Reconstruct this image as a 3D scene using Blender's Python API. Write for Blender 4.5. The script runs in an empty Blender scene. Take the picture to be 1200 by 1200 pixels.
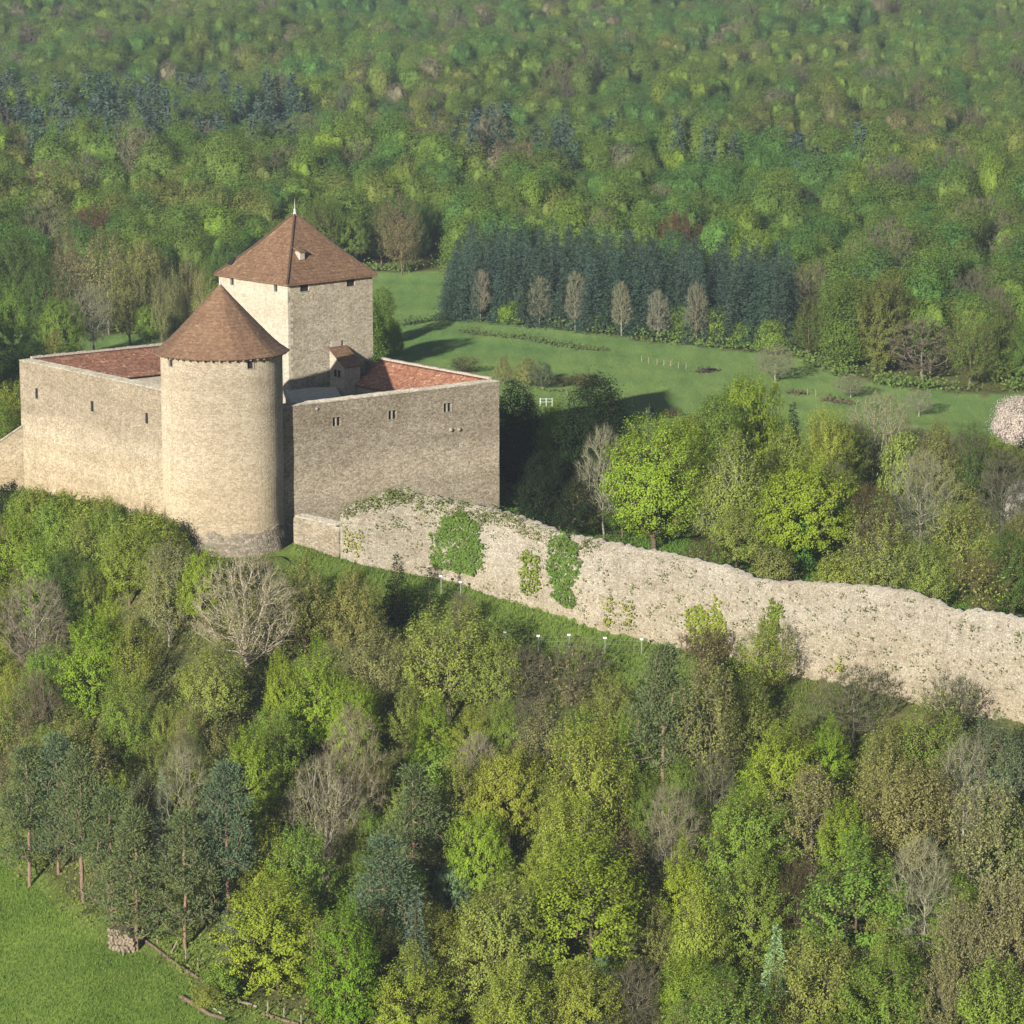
import bpy, bmesh, math, random
import numpy as np
from mathutils import Vector, Matrix, noise as mnoise

S = bpy.context.scene
COL = S.collection
rnd = random.Random(7)
NP = np.random.default_rng(11)

# ------------------------------------------------------------------ camera model (photo pixels, 1200 x 1200)
CZ = 61.0
PITCH = math.radians(11.3)
F = 3788.0
CP, SP = math.cos(PITCH), math.sin(PITCH)

def proj(x, y, z):
    zc = y*CP - (z-CZ)*SP
    yc = y*SP + (z-CZ)*CP
    return 600 + F*x/zc, 600 - F*yc/zc

def ray(px, py):
    u = (px-600)/F; v = (600-py)/F
    return (u, CP+v*SP, -SP+v*CP)

def at_Y(px, py, Y):
    d = ray(px, py); k = Y/d[1]
    return Vector((d[0]*k, Y, CZ+d[2]*k))

def at_z(px, py, z):
    d = ray(px, py); k = (z-CZ)/d[2]
    return Vector((d[0]*k, d[1]*k, z))

# ------------------------------------------------------------------ scene bookkeeping
def tag(o, label=None, cat=None, group=None, kind=None):
    if label: o['label'] = label
    if cat: o['category'] = cat
    if group: o['group'] = group
    if kind: o['kind'] = kind
    return o

def empty(name, loc=(0, 0, 0), rz=0.0, scale=(1, 1, 1)):
    o = bpy.data.objects.new(name, None)
    COL.objects.link(o)
    o.location = loc; o.rotation_euler = (0, 0, rz); o.scale = scale
    o.empty_display_size = 0.5
    return o

def link(name, me, parent=None, mat=None):
    o = bpy.data.objects.new(name, me)
    COL.objects.link(o)
    if parent: o.parent = parent
    if mat is not None and len(me.materials) == 0: me.materials.append(mat)
    return o

def np_mesh(name, verts, faces_list, mats=(), mat_idx=None, smooth=False):
    """faces_list: list of (n,k) int arrays"""
    me = bpy.data.meshes.new(name)
    verts = np.asarray(verts, dtype=np.float32).reshape(-1, 3)
    loops = np.concatenate([np.asarray(f, dtype=np.int32).ravel() for f in faces_list])
    sizes = np.concatenate([np.full(len(f), np.asarray(f).shape[1], dtype=np.int32) for f in faces_list])
    starts = np.concatenate([[0], np.cumsum(sizes)[:-1]]).astype(np.int32)
    me.vertices.add(len(verts)); me.vertices.foreach_set('co', verts.ravel())
    me.loops.add(len(loops)); me.loops.foreach_set('vertex_index', loops)
    me.polygons.add(len(sizes)); me.polygons.foreach_set('loop_start', starts)
    me.polygons.foreach_set('loop_total', sizes)
    if mat_idx is not None: me.polygons.foreach_set('material_index', np.asarray(mat_idx, dtype=np.int32))
    if smooth: me.polygons.foreach_set('use_smooth', np.ones(len(sizes), dtype=bool))
    me.update(calc_edges=True); me.validate()
    for m in mats: me.materials.append(m)
    return me

def bm_obj(name, bm, mat, parent=None, smooth=False):
    bmesh.ops.recalc_face_normals(bm, faces=bm.faces)
    me = bpy.data.meshes.new(name); bm.to_mesh(me); bm.free()
    if smooth:
        for p in me.polygons: p.use_smooth = True
    return link(name, me, parent, mat)

# ------------------------------------------------------------------ terrain
RAMP_PX = [345, 420, 500, 600, 700, 800, 900, 1000, 1100, 1200, 1400]
RAMP_Z = [-.3, -1., -2., -3., -3.5, -4., -4.2, -4.4, -4.6, -4.8, -5.2]
BASE_PX = [345, 400, 450, 500, 560, 600, 640, 700, 760, 800, 860, 900, 980, 1080, 1200, 1300, 1400]
BASE_PY = [634, 655, 668, 674, 692, 705, 717, 740, 752, 760, 773, 785, 802, 826, 850, 878, 905]
TOP_PX = [400, 405, 415, 440, 455, 475, 490, 515, 530, 545, 570, 590, 620, 640, 660, 690, 720, 760, 790, 820, 850, 875, 900, 940,
          970, 1000, 1030, 1060, 1085, 1105, 1118, 1135, 1160, 1200, 1300, 1400]
TOP_PY = [603, 596, 592, 585, 577, 577, 582, 588, 592, 596, 600, 606, 617, 625, 630, 636, 642, 650, 655, 662, 670, 683, 685, 686,
          688, 690, 693, 700, 708, 717, 721, 718, 724, 732, 755, 780]
rx, ry, rz_ = [], [], []
for px in range(345, 1401, 5):
    p = at_z(px, float(np.interp(px, BASE_PX, BASE_PY)), float(np.interp(px, RAMP_PX, RAMP_Z)))
    rx.append(p.x); ry.append(p.y); rz_.append(p.z)
# light smoothing of the foot line of the rampart
ry = list(np.convolve(np.pad(ry, 6, mode='edge'), np.ones(13)/13, 'valid'))
RAMP = (np.array(rx), np.array(ry), np.array(rz_))
RX = np.array([-1600, -300, -120, -70, -60, -50, -40, -32, -26, -21] + rx[::4] + [75, 120, 300, 1600])
RY = np.array([360, 350, 340, 326, 322, 317, 305, 292, 286.5, 287] + ry[::4] + [222, 205, 190, 190])
RZ = np.array([-7, -7, -4, -2.4, -2.2, -2, -1.4, -1.0, -.8, -.5] + rz_[::4] + [-6, -8, -12, -12])

FAR_Y = [150, 300, 322, 345, 372, 405, 470, 560, 615, 645, 690, 740, 850, 1000, 1250, 1600, 2200, 4200]
FAR_Z = [-1.2, -1.2, -1.6, -3.2, -5.6, -8, -8.2, -7, -3.4, -.6, -12, -12.5, -6, 0, 10, 28, 45, 48]

def sstep(t):
    t = np.clip(t, 0, 1); return t*t*(3-2*t)

def g(x, y):
    x = np.asarray(x, dtype=float); y = np.asarray(y, dtype=float)
    R = np.interp(x, RX, RY); zr = np.interp(x, RX, RZ)
    d = R-y
    front = zr - np.interp(d, [0, 5, 12, 45, 70, 120, 260, 600], [0, 1.3, 4.0, 17.4, 22.4, 31, 50, 56])
    back = np.interp(y, FAR_Y, FAR_Z)
    back = back + 22*np.exp(-((x+106)/22)**2-((y-352)/40)**2)  # spur out of view, added to shade the trees left of the castle
    back = back + 1.2*np.sin(x*.021+y*.013)*sstep((y-430)/200) + (2.5*np.sin(x*.011-y*.006+1)+4.2*np.sin(x*.026+y*.023)+3.*np.sin(-x*.043+y*.034+2))*sstep((y-620)/160)
    inner = zr + (back-zr)*sstep((-d-.4)/2.2)
    z = np.where(d > 0, front, inner)
    z = z + .18*np.sin(x*.35+y*.22)*np.sin(y*.31-x*.12+1.3)*sstep(np.abs(d)/8)
    return z

def gz(x, y): return float(g(x, y))

def ground_hit(px, py, y0=150., y1=1400.):
    d = ray(px, py)
    Y = np.arange(y0, y1, .25); k = Y/d[1]
    zz = CZ+d[2]*k - g(d[0]*k, Y)
    i = int(np.argmax(zz < 0))
    return Vector((d[0]*k[i], Y[i], gz(d[0]*k[i], Y[i])))

def in_poly(x, y, poly):
    x = np.asarray(x, dtype=float); y = np.asarray(y, dtype=float); r = np.zeros(x.shape, bool)
    n = len(poly)
    for i in range(n):
        x0, y0 = poly[i]; x1, y1 = poly[(i+1) % n]
        if y0 == y1: continue
        c = ((y0 > y) != (y1 > y)) & (x < (x1-x0)*(y-y0)/(y1-y0)+x0)
        r ^= c
    return r

# ------------------------------------------------------------------ materials
def new_mat(name):
    m = bpy.data.materials.new(name); m.use_nodes = True
    nt = m.node_tree; nt.nodes.clear()
    out = nt.nodes.new('ShaderNodeOutputMaterial')
    return m, nt, out

def N(nt, typ, **kw):
    n = nt.nodes.new(typ)
    for k, v in kw.items():
        if k.startswith('i_'):
            n.inputs[int(k[2:])].default_value = v
        else: setattr(n, k, v)
    return n

def L(nt, a, b): nt.links.new(a, b)

def ramp(nt, fac, stops, interp='LINEAR'):
    r = N(nt, 'ShaderNodeValToRGB'); r.color_ramp.interpolation = interp
    el = r.color_ramp.elements
    while len(el) < len(stops): el.new(.5)
    for e, (p, c) in zip(el, stops):
        e.position = p; e.color = (*c, 1) if len(c) == 3 else c
    L(nt, fac, r.inputs[0]); return r.outputs[0]

def mixc(nt, fac, a, b, mode='MIX'):
    n = N(nt, 'ShaderNodeMix', data_type='RGBA', blend_type=mode)
    for sock, v in ((n.inputs[0], fac), (n.inputs[6], a), (n.inputs[7], b)):
        if isinstance(v, (int, float)): sock.default_value = v
        elif isinstance(v, tuple): sock.default_value = (*v, 1) if len(v) == 3 else v
        else: L(nt, v, sock)
    return n.outputs[2]

def math_n(nt, op, a, b=None, c=None, clamp=False):
    n = N(nt, 'ShaderNodeMath', operation=op, use_clamp=clamp)
    for s, v in zip(n.inputs, (a, b, c)):
        if v is None: continue
        if isinstance(v, (int, float)): s.default_value = v
        else: L(nt, v, s)
    return n.outputs[0]

def noise_n(nt, vec, scale, detail=3., rough=.6):
    n = N(nt, 'ShaderNodeTexNoise'); n.inputs['Scale'].default_value = scale
    n.inputs['Detail'].default_value = detail; n.inputs['Roughness'].default_value = rough
    if vec is not None: L(nt, vec, n.inputs['Vector'])
    return n.outputs['Fac']

def mapping(nt, vec, sc):
    m = N(nt, 'ShaderNodeMapping'); m.inputs['Scale'].default_value = sc
    L(nt, vec, m.inputs['Vector']); return m.outputs[0]

def leaf_mat(name, transl=.3, var=.34):
    """leaves: the colour is the plant's own tint, varied leaf by leaf"""
    m, nt, out = new_mat(name)
    at = N(nt, 'ShaderNodeAttribute', attribute_type='INSTANCER', attribute_name='tint')
    ge = N(nt, 'ShaderNodeNewGeometry')
    v = ramp(nt, ge.outputs['Random Per Island'], [(0, (1-var, 1-var*.9, 1-var)), (.55, (1, 1, 1)), (1, (1+var*.78, 1+var*.68, 1+var*.3))])
    col = mixc(nt, 1., at.outputs['Color'], v, 'MULTIPLY')
    df = N(nt, 'ShaderNodeBsdfDiffuse'); L(nt, col, df.inputs['Color'])
    tr = N(nt, 'ShaderNodeBsdfTranslucent'); L(nt, mixc(nt, 1., col, (1.1, 1.15, .6), 'MULTIPLY'), tr.inputs['Color'])
    mx = N(nt, 'ShaderNodeMixShader'); mx.inputs[0].default_value = transl
    L(nt, df.outputs[0], mx.inputs[1]); L(nt, tr.outputs[0], mx.inputs[2]); L(nt, mx.outputs[0], out.inputs[0])
    return m

def bark_mat(name, k=(1., 1., 1.)):
    m, nt, out = new_mat(name)
    at = N(nt, 'ShaderNodeAttribute', attribute_type='INSTANCER', attribute_name='tint')
    tc = N(nt, 'ShaderNodeTexCoord')
    n = noise_n(nt, mapping(nt, tc.outputs['Object'], (3, 3, 1)), 2.5, 4)
    v = ramp(nt, n, [(.3, tuple(.6*q for q in k)), (.7, (1.25*k[0], 1.2*k[1], 1.15*k[2]))])
    df = N(nt, 'ShaderNodeBsdfDiffuse'); L(nt, mixc(nt, 1., at.outputs['Color'], v, 'MULTIPLY'), df.inputs['Color'])
    L(nt, df.outputs[0], out.inputs[0]); return m

def flat_mat(name, c, rough=.8, nscale=3., amp=.25):
    m, nt, out = new_mat(name)
    tc = N(nt, 'ShaderNodeTexCoord'); n = noise_n(nt, tc.outputs['Object'], nscale, 4, .65)
    col = mixc(nt, 1., c, ramp(nt, n, [(.3, (1-amp,)*3), (.7, (1+amp,)*3)]), 'MULTIPLY')
    bs = N(nt, 'ShaderNodeBsdfPrincipled'); L(nt, col, bs.inputs['Base Color']); bs.inputs['Roughness'].default_value = rough
    bs.inputs['Specular IOR Level'].default_value = .25
    L(nt, bs.outputs[0], out.inputs[0]); return m

M_LEAF = leaf_mat('leaves')
M_NEEDLE = leaf_mat('needles', .1, .35)
M_FAR = leaf_mat('far_leaves', .2, .16)
M_BLOSSOM = leaf_mat('blossom', .35, .25)
M_BARK = bark_mat('bark')
M_FARBARK = flat_mat('far_bark', (.12, .105, .08))
M_TWIG = bark_mat('twig', (.72, .75, .60))

SK = .57
def stone_mat(name, cols, size=.3, stain=(.6, .52, .42), layer=None, mortar=(.5, .44, .35), bump=.35, streak=.35, seed=0., mott=1., K=None, pits=0.):
    K = K or SK; cols = [tuple(q*K for q in c) for c in cols]; mortar = tuple(q*K for q in mortar)
    m, nt, out = new_mat(name)
    tc = N(nt, 'ShaderNodeTexCoord')
    off = N(nt, 'ShaderNodeVectorMath', operation='ADD'); L(nt, tc.outputs['Object'], off.inputs[0]); off.inputs[1].default_value = (seed, seed*1.7, 0)
    vec = off.outputs[0]
    # warp for uneven courses
    wn = N(nt, 'ShaderNodeTexNoise'); wn.inputs['Scale'].default_value = 1.3; L(nt, vec, wn.inputs['Vector'])
    w2 = N(nt, 'ShaderNodeVectorMath', operation='MULTIPLY_ADD'); L(nt, wn.outputs['Color'], w2.inputs[0])
    w2.inputs[1].default_value = (.3, .3, .3); L(nt, vec, w2.inputs[2])
    sv = mapping(nt, w2.outputs[0], (1/size, 1/size, 1.7/size))
    vo = N(nt, 'ShaderNodeTexVoronoi'); vo.inputs['Scale'].default_value = 1.; L(nt, sv, vo.inputs['Vector'])
    ve = N(nt, 'ShaderNodeTexVoronoi', feature='DISTANCE_TO_EDGE'); ve.inputs['Scale'].default_value = 1.; L(nt, sv, ve.inputs['Vector'])
    sep = N(nt, 'ShaderNodeSeparateColor'); L(nt, vo.outputs['Color'], sep.inputs[0])
    base = ramp(nt, sep.outputs[0], [(0, cols[0]), (.45, cols[1]), (1, cols[2])])
    joint = ramp(nt, ve.outputs['Distance'], [(.02, (1, 1, 1)), (.12, (0, 0, 0))])
    base = mixc(nt, math_n(nt, 'MULTIPLY', joint, .75), base, mortar)
    # big patches
    n1 = noise_n(nt, mapping(nt, vec, (1, 1, 1.5)), .16, 5, .65)
    n2 = noise_n(nt, mapping(nt, vec, (1, 1, .9)), .9, 4, .7)
    f = ramp(nt, n1, [(.36, (0, 0, 0)), (.66, (1, 1, 1))])
    base = mixc(nt, math_n(nt, 'MULTIPLY', f, .55*mott), base, mixc(nt, 1., base, stain, 'MULTIPLY'))
    f2 = ramp(nt, n2, [(.42, (0, 0, 0)), (.72, (1, 1, 1))])
    base = mixc(nt, math_n(nt, 'MULTIPLY', f2, .45*mott), base, mixc(nt, 1., base, (.66, .63, .58), 'MULTIPLY'))
    # rain streaks running down
    n3 = noise_n(nt, mapping(nt, vec, (1.1, 1.1, .07)), 1.4, 4, .7)
    f3 = ramp(nt, n3, [(.5, (0, 0, 0)), (.75, (1, 1, 1))])
    base = mixc(nt, math_n(nt, 'MULTIPLY', f3, streak), base, mixc(nt, 1., base, (.55, .54, .52), 'MULTIPLY'))
    # horizontal building lifts
    n4 = noise_n(nt, mapping(nt, vec, (.05, .05, 1.)), .75, 4, .75)
    f4 = ramp(nt, n4, [(.44, (0, 0, 0)), (.6, (1, 1, 1))])
    base = mixc(nt, math_n(nt, 'MULTIPLY', f4, .38), base, mixc(nt, 1., base, (.74, .7, .64), 'MULTIPLY'))
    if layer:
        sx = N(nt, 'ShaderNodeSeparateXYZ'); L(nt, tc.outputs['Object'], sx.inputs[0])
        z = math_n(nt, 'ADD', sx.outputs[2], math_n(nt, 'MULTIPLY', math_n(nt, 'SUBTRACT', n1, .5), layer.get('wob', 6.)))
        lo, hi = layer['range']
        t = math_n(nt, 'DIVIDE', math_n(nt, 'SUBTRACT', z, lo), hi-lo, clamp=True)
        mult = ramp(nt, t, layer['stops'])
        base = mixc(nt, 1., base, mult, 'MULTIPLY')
    if pits:
        vp = N(nt, 'ShaderNodeTexVoronoi'); vp.inputs['Scale'].default_value = 2.3; L(nt, w2.outputs[0], vp.inputs['Vector'])
        sp_ = N(nt, 'ShaderNodeSeparateColor'); L(nt, vp.outputs['Color'], sp_.inputs[0])
        pr = math_n(nt, 'MULTIPLY', math_n(nt, 'LESS_THAN', vp.outputs['Distance'], math_n(nt, 'MULTIPLY', sp_.outputs[0], .3)), pits)
        base = mixc(nt, pr, base, (.075, .066, .05))  # pits are colour alone, standing for the shade inside small holes
    fine = noise_n(nt, vec, 9., 3, .7)
    base = mixc(nt, 1., base, ramp(nt, fine, [(.3, (.78, .78, .78)), (.7, (1.2, 1.2, 1.2))]), 'MULTIPLY')
    bs = N(nt, 'ShaderNodeBsdfDiffuse'); L(nt, base, bs.inputs['Color']); bs.inputs['Roughness'].default_value = .8
    h = math_n(nt, 'ADD', math_n(nt, 'MINIMUM', ve.outputs['Distance'], .25), math_n(nt, 'MULTIPLY', sep.outputs[1], .35))
    h = math_n(nt, 'ADD', h, math_n(nt, 'MULTIPLY', fine, .25))
    bp = N(nt, 'ShaderNodeBump'); bp.inputs['Strength'].default_value = bump; bp.inputs['Distance'].default_value = size*.6
    L(nt, h, bp.inputs['Height']); L(nt, bp.outputs[0], bs.inputs['Normal'])
    L(nt, bs.outputs[0], out.inputs[0]); return m

def tile_mat(name, cols, lichen=(.42, .36, .26), lich=.35, rows=.28, tint=.0):
    m, nt, out = new_mat(name)
    tc = N(nt, 'ShaderNodeTexCoord'); vec = tc.outputs['Object']
    cols = [tuple(q*.62 for q in c) for c in cols]; lichen = tuple(q*.55 for q in lichen)
    sv = mapping(nt, vec, (1/.24, 1/.24, 1/.17))
    vo = N(nt, 'ShaderNodeTexVoronoi'); L(nt, sv, vo.inputs['Vector']); vo.inputs['Scale'].default_value = 1
    sep = N(nt, 'ShaderNodeSeparateColor'); L(nt, vo.outputs['Color'], sep.inputs[0])
    base = ramp(nt, sep.outputs[0], [(0, cols[0]), (.5, cols[1]), (.93, cols[2]), (1, cols[3])])
    n1 = noise_n(nt, vec, .45, 5, .7)
    base = mixc(nt, math_n(nt, 'MULTIPLY', ramp(nt, n1, [(.45, (0, 0, 0)), (.7, (1, 1, 1))]), .5), base, mixc(nt, 1., base, (.62, .6, .6), 'MULTIPLY'))
    n2 = noise_n(nt, vec, 2.2, 5, .75)
    base = mixc(nt, math_n(nt, 'MULTIPLY', ramp(nt, n2, [(.56, (0, 0, 0)), (.75, (1, 1, 1))]), lich), base, lichen)
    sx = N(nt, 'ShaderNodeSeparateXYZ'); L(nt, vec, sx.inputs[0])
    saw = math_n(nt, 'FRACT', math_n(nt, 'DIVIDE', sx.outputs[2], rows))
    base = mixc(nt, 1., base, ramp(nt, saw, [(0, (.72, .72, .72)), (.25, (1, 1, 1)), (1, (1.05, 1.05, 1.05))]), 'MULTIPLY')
    bs = N(nt, 'ShaderNodeBsdfPrincipled'); L(nt, base, bs.inputs['Base Color']); bs.inputs['Roughness'].default_value = .8
    bs.inputs['Specular IOR Level'].default_value = .2
    bp = N(nt, 'ShaderNodeBump'); bp.inputs['Strength'].default_value = .5; bp.inputs['Distance'].default_value = .08
    h = math_n(nt, 'ADD', math_n(nt, 'MULTIPLY', saw, -.6), sep.outputs[1]); L(nt, h, bp.inputs['Height'])
    L(nt, bp.outputs[0], bs.inputs['Normal']); L(nt, bs.outputs[0], out.inputs[0]); return m

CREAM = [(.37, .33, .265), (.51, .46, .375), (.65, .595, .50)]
M_STONE_L = stone_mat('cream_rubble_stone', CREAM, .25, stain=(.72, .70, .66), mortar=(.47, .40, .3),  # cream rubble, darker in its upper courses
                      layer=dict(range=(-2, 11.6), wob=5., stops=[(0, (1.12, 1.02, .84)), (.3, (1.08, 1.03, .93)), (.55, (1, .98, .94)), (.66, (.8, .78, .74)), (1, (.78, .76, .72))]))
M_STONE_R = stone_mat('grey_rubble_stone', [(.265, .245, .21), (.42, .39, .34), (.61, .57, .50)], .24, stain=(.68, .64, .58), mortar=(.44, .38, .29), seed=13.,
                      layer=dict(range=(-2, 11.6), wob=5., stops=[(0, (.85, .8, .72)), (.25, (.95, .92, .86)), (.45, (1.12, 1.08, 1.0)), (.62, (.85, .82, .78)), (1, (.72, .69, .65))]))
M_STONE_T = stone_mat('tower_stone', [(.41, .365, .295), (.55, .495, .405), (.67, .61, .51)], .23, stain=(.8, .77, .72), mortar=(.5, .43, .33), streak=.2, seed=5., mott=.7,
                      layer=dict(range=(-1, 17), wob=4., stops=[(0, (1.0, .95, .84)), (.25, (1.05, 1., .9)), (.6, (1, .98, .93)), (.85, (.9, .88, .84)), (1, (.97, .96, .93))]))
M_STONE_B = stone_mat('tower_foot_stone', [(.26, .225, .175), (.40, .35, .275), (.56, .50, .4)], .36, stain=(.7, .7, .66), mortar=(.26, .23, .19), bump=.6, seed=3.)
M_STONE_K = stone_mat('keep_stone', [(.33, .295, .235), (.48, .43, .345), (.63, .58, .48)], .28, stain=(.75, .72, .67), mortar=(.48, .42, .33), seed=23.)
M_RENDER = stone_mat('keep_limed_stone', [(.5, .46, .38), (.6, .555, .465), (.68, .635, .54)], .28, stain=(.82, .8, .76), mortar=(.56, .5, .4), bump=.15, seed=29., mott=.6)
M_RUBBLE = stone_mat('rampart_rubble', [(.45, .42, .37), (.57, .535, .47), (.67, .635, .57)], .23, stain=(.84, .80, .72), mortar=(.3, .265, .21), bump=.5, streak=.45, seed=41., mott=1.15, K=.51, pits=.8,
                     layer=dict(range=(-5, 5), wob=3., stops=[(0, (1.04, .96, .82)), (.3, (1.02, .99, .92)), (.7, (1, 1, .98)), (1, (.97, .97, .95))]))
M_COPING = stone_mat('coping_stone', [(.45, .41, .34), (.58, .54, .46), (.68, .64, .56)], .4, stain=(.7, .7, .66), mortar=(.35, .32, .26), seed=51.)
M_FRAME = flat_mat('window_stone', (.2, .18, .145), .9)
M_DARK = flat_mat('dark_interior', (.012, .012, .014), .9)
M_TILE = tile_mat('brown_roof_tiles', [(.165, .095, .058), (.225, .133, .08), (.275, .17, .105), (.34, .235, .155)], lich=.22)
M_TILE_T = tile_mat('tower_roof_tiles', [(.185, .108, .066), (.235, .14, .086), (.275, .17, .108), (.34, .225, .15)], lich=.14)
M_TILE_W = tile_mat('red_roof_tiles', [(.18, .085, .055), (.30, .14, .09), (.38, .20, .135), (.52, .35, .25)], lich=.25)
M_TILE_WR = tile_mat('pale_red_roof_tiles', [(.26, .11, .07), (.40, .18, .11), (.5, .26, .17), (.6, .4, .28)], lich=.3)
M_HIP = flat_mat('hip_tiles', (.06, .038, .03), .85)
M_RIDGE = flat_mat('mortared_ridge', (.3, .26, .22), .9, 6.)
M_ZINC = flat_mat('zinc', (.35, .36, .36), .5)
M_WOOD = flat_mat('weathered_wood', (.19, .16, .12), .9, 8.)
M_LOG = flat_mat('fallen_log', (.12, .085, .06), .9, 4., .5)
M_CUT = flat_mat('cut_wood', (.15, .122, .09), .9, 5., .7)
M_WHITE = flat_mat('white_paint', (.45, .45, .44), .6)
M_STEEL = flat_mat('grey_steel', (.18, .185, .185), .5)
# ------------------------------------------------------------------ the ground: one sheet
FIELD_PX = [(-160, 930), (-30, 985), (0, 1008), (40, 1040), (80, 1075), (110, 1105), (150, 1112), (185, 1128), (215, 1150), (245, 1172), (262, 1195), (300, 1200), (350, 1215), (420, 1260), (420, 1500), (-400, 1500), (-400, 930)]
FIELD = [tuple(ground_hit(a, min(b, 1420), 60)[:2]) for a, b in FIELD_PX]
EDGE_PX = [(-400, 385), (-60, 390), (255, 391), (300, 385), (330, 330), (425, 318), (530, 317), (545, 371), (600, 378), (700, 392), (800, 404), (930, 418), (985, 441), (1060, 456), (1150, 464), (1300, 455), (1500, 450)]
EDGE = [ground_hit(a, b, 330) for a, b in EDGE_PX]
EDGE_A = np.array([math.atan2(p.x, p.y) for p in EDGE]); EDGE_Y = np.array([p.y for p in EDGE])

def forest_depth(x, y):
    """metres beyond the forest edge (negative: in the meadow)"""
    return y - np.interp(np.arctan2(x, y), EDGE_A, EDGE_Y)

def axis(segs):
    out = []
    for a, b, s in segs:
        n = max(1, int(round((b-a)/s))); out += list(np.linspace(a, b, n, endpoint=False))
    out.append(segs[-1][1]); return np.array(out)
gx = axis([(-1500, -400, 60), (-400, -75, 6), (-75, 75, 1.0), (75, 400, 6), (400, 1500, 60)])
gy = axis([(-300, 150, 30), (150, 190, 4), (190, 345, 1.0), (345, 600, 2.5), (600, 1400, 12), (1400, 4000, 130)])
XX, YY = np.meshgrid(gx, gy); ZZ = g(XX, YY)
nx, ny = len(gx), len(gy)
idx = np.arange(nx*ny).reshape(ny, nx)
quads = np.stack([idx[:-1, :-1], idx[:-1, 1:], idx[1:, 1:], idx[1:, :-1]], -1).reshape(-1, 4)
GZMIN = float(ZZ.min())
me = np_mesh('ground', np.stack([XX, YY, ZZ], -1), [quads], smooth=True)
fieldm = sum(in_poly(XX+a*.9, YY+b*.9, FIELD).astype(float) for a in (-1, 0, 1) for b in (-1, 0, 1))/9
Rr = np.interp(XX, RX, RY)
dd = Rr-YY
GRASS2 = [tuple(ground_hit(a, min(b, 1420), 60)[:2]) for a, b in ((-100, 930), (20, 948), (60, 1010), (100, 1062), (150, 1078), (230, 1086), (275, 1096), (278, 1160), (340, 1180), (420, 1212), (430, 1300), (-200, 1300))]
g2m = sum(in_poly(XX+a, YY+b, GRASS2).astype(float) for a in (-1, 0, 1) for b in (-1, 0, 1))/9*.66
strip = ((dd > -1) & (dd < 8) & (XX > -22) & (XX < 22)).astype(float)
inner = ((dd < -1) & (YY < 345)).astype(float)*.8
fd = forest_depth(XX, YY)
mead = ((YY >= 372) & (fd < 0)).astype(float)
cov = np.stack([np.clip(fieldm, 0, 1), mead, np.clip(np.maximum(strip+inner, g2m), 0, 1), np.ones_like(fieldm)], -1).astype(np.float32)
at = me.color_attributes.new('cover', 'FLOAT_COLOR', 'POINT'); at.data.foreach_set('color', cov.ravel())

m, nt, out = new_mat('ground')
tc = N(nt, 'ShaderNodeTexCoord'); vec = tc.outputs['Object']
a = N(nt, 'ShaderNodeAttribute', attribute_name='cover'); sp = N(nt, 'ShaderNodeSeparateColor'); L(nt, a.outputs['Color'], sp.inputs[0])
nb = noise_n(nt, vec, .05, 5, .6); nm = noise_n(nt, vec, .5, 5, .7); nf = noise_n(nt, vec, 3.2, 4, .75); nff = noise_n(nt, vec, 9., 2, .7)
litter = ramp(nt, nm, [(.3, (.04, .042, .02)), (.5, (.075, .085, .03)), (.7, (.12, .10, .05))])
field = mixc(nt, ramp(nt, nm, [(.35, (0, 0, 0)), (.7, (1, 1, 1))]), (.085, .14, .028), (.122, .17, .036))
field = mixc(nt, ramp(nt, nb, [(.45, (0, 0, 0)), (.62, (1, 1, 1))]), field, (.10, .155, .03))
field = mixc(nt, ramp(nt, nff, [(.64, (0, 0, 0)), (.75, (.45, .45, .45))]), field, (.26, .27, .05))
mead = mixc(nt, ramp(nt, nb, [(.38, (0, 0, 0)), (.64, (1, 1, 1))]), (.092, .162, .052), (.122, .183, .058))
nst = noise_n(nt, mapping(nt, vec, (.5, .06, 1)), 1.2, 3, .6)
mead = mixc(nt, 1., mead, ramp(nt, nst, [(.35, (.84, .86, .86)), (.65, (1.12, 1.08, 1.06))]), 'MULTIPLY')
field = mixc(nt, 1., field, ramp(nt, noise_n(nt, vec, .16, 4, .6), [(.35, (.7, .76, .7)), (.65, (1.15, 1.1, 1.1))]), 'MULTIPLY')
mead = mixc(nt, ramp(nt, nm, [(.5, (0, 0, 0)), (.8, (.5, .5, .5))]), mead, (.13, .18, .06))
strip = mixc(nt, nm, (.08, .13, .03), (.13, .165, .04))
fac = ramp(nt, math_n(nt, 'ADD', sp.outputs[0], math_n(nt, 'MULTIPLY', math_n(nt, 'SUBTRACT', nm, .5), .8)), [(.42, (0, 0, 0)), (.55, (1, 1, 1))])
col = mixc(nt, ramp(nt, math_n(nt, 'ADD', sp.outputs[2], math_n(nt, 'MULTIPLY', math_n(nt, 'SUBTRACT', nm, .5), .9)), [(.4, (0, 0, 0)), (.6, (1, 1, 1))]), litter, strip)
col = mixc(nt, sp.outputs[1], col, mead); col = mixc(nt, fac, col, field)
col = mixc(nt, 1., col, ramp(nt, nf, [(.25, (.55, .58, .5)), (.5, (1, 1, 1)), (.75, (1.3, 1.25, 1.2))]), 'MULTIPLY')
bs = N(nt, 'ShaderNodeBsdfDiffuse'); L(nt, col, bs.inputs['Color']); bs.inputs['Roughness'].default_value = 1.
bp = N(nt, 'ShaderNodeBump'); bp.inputs['Strength'].default_value = 1.; bp.inputs['Distance'].default_value = .35
L(nt, math_n(nt, 'ADD', nf, math_n(nt, 'MULTIPLY', nff, .4)), bp.inputs['Height']); L(nt, bp.outputs[0], bs.inputs['Normal']); L(nt, bs.outputs[0], out.inputs[0])
ground = link('ground', me, None, m); tag(ground, kind='structure')

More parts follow.
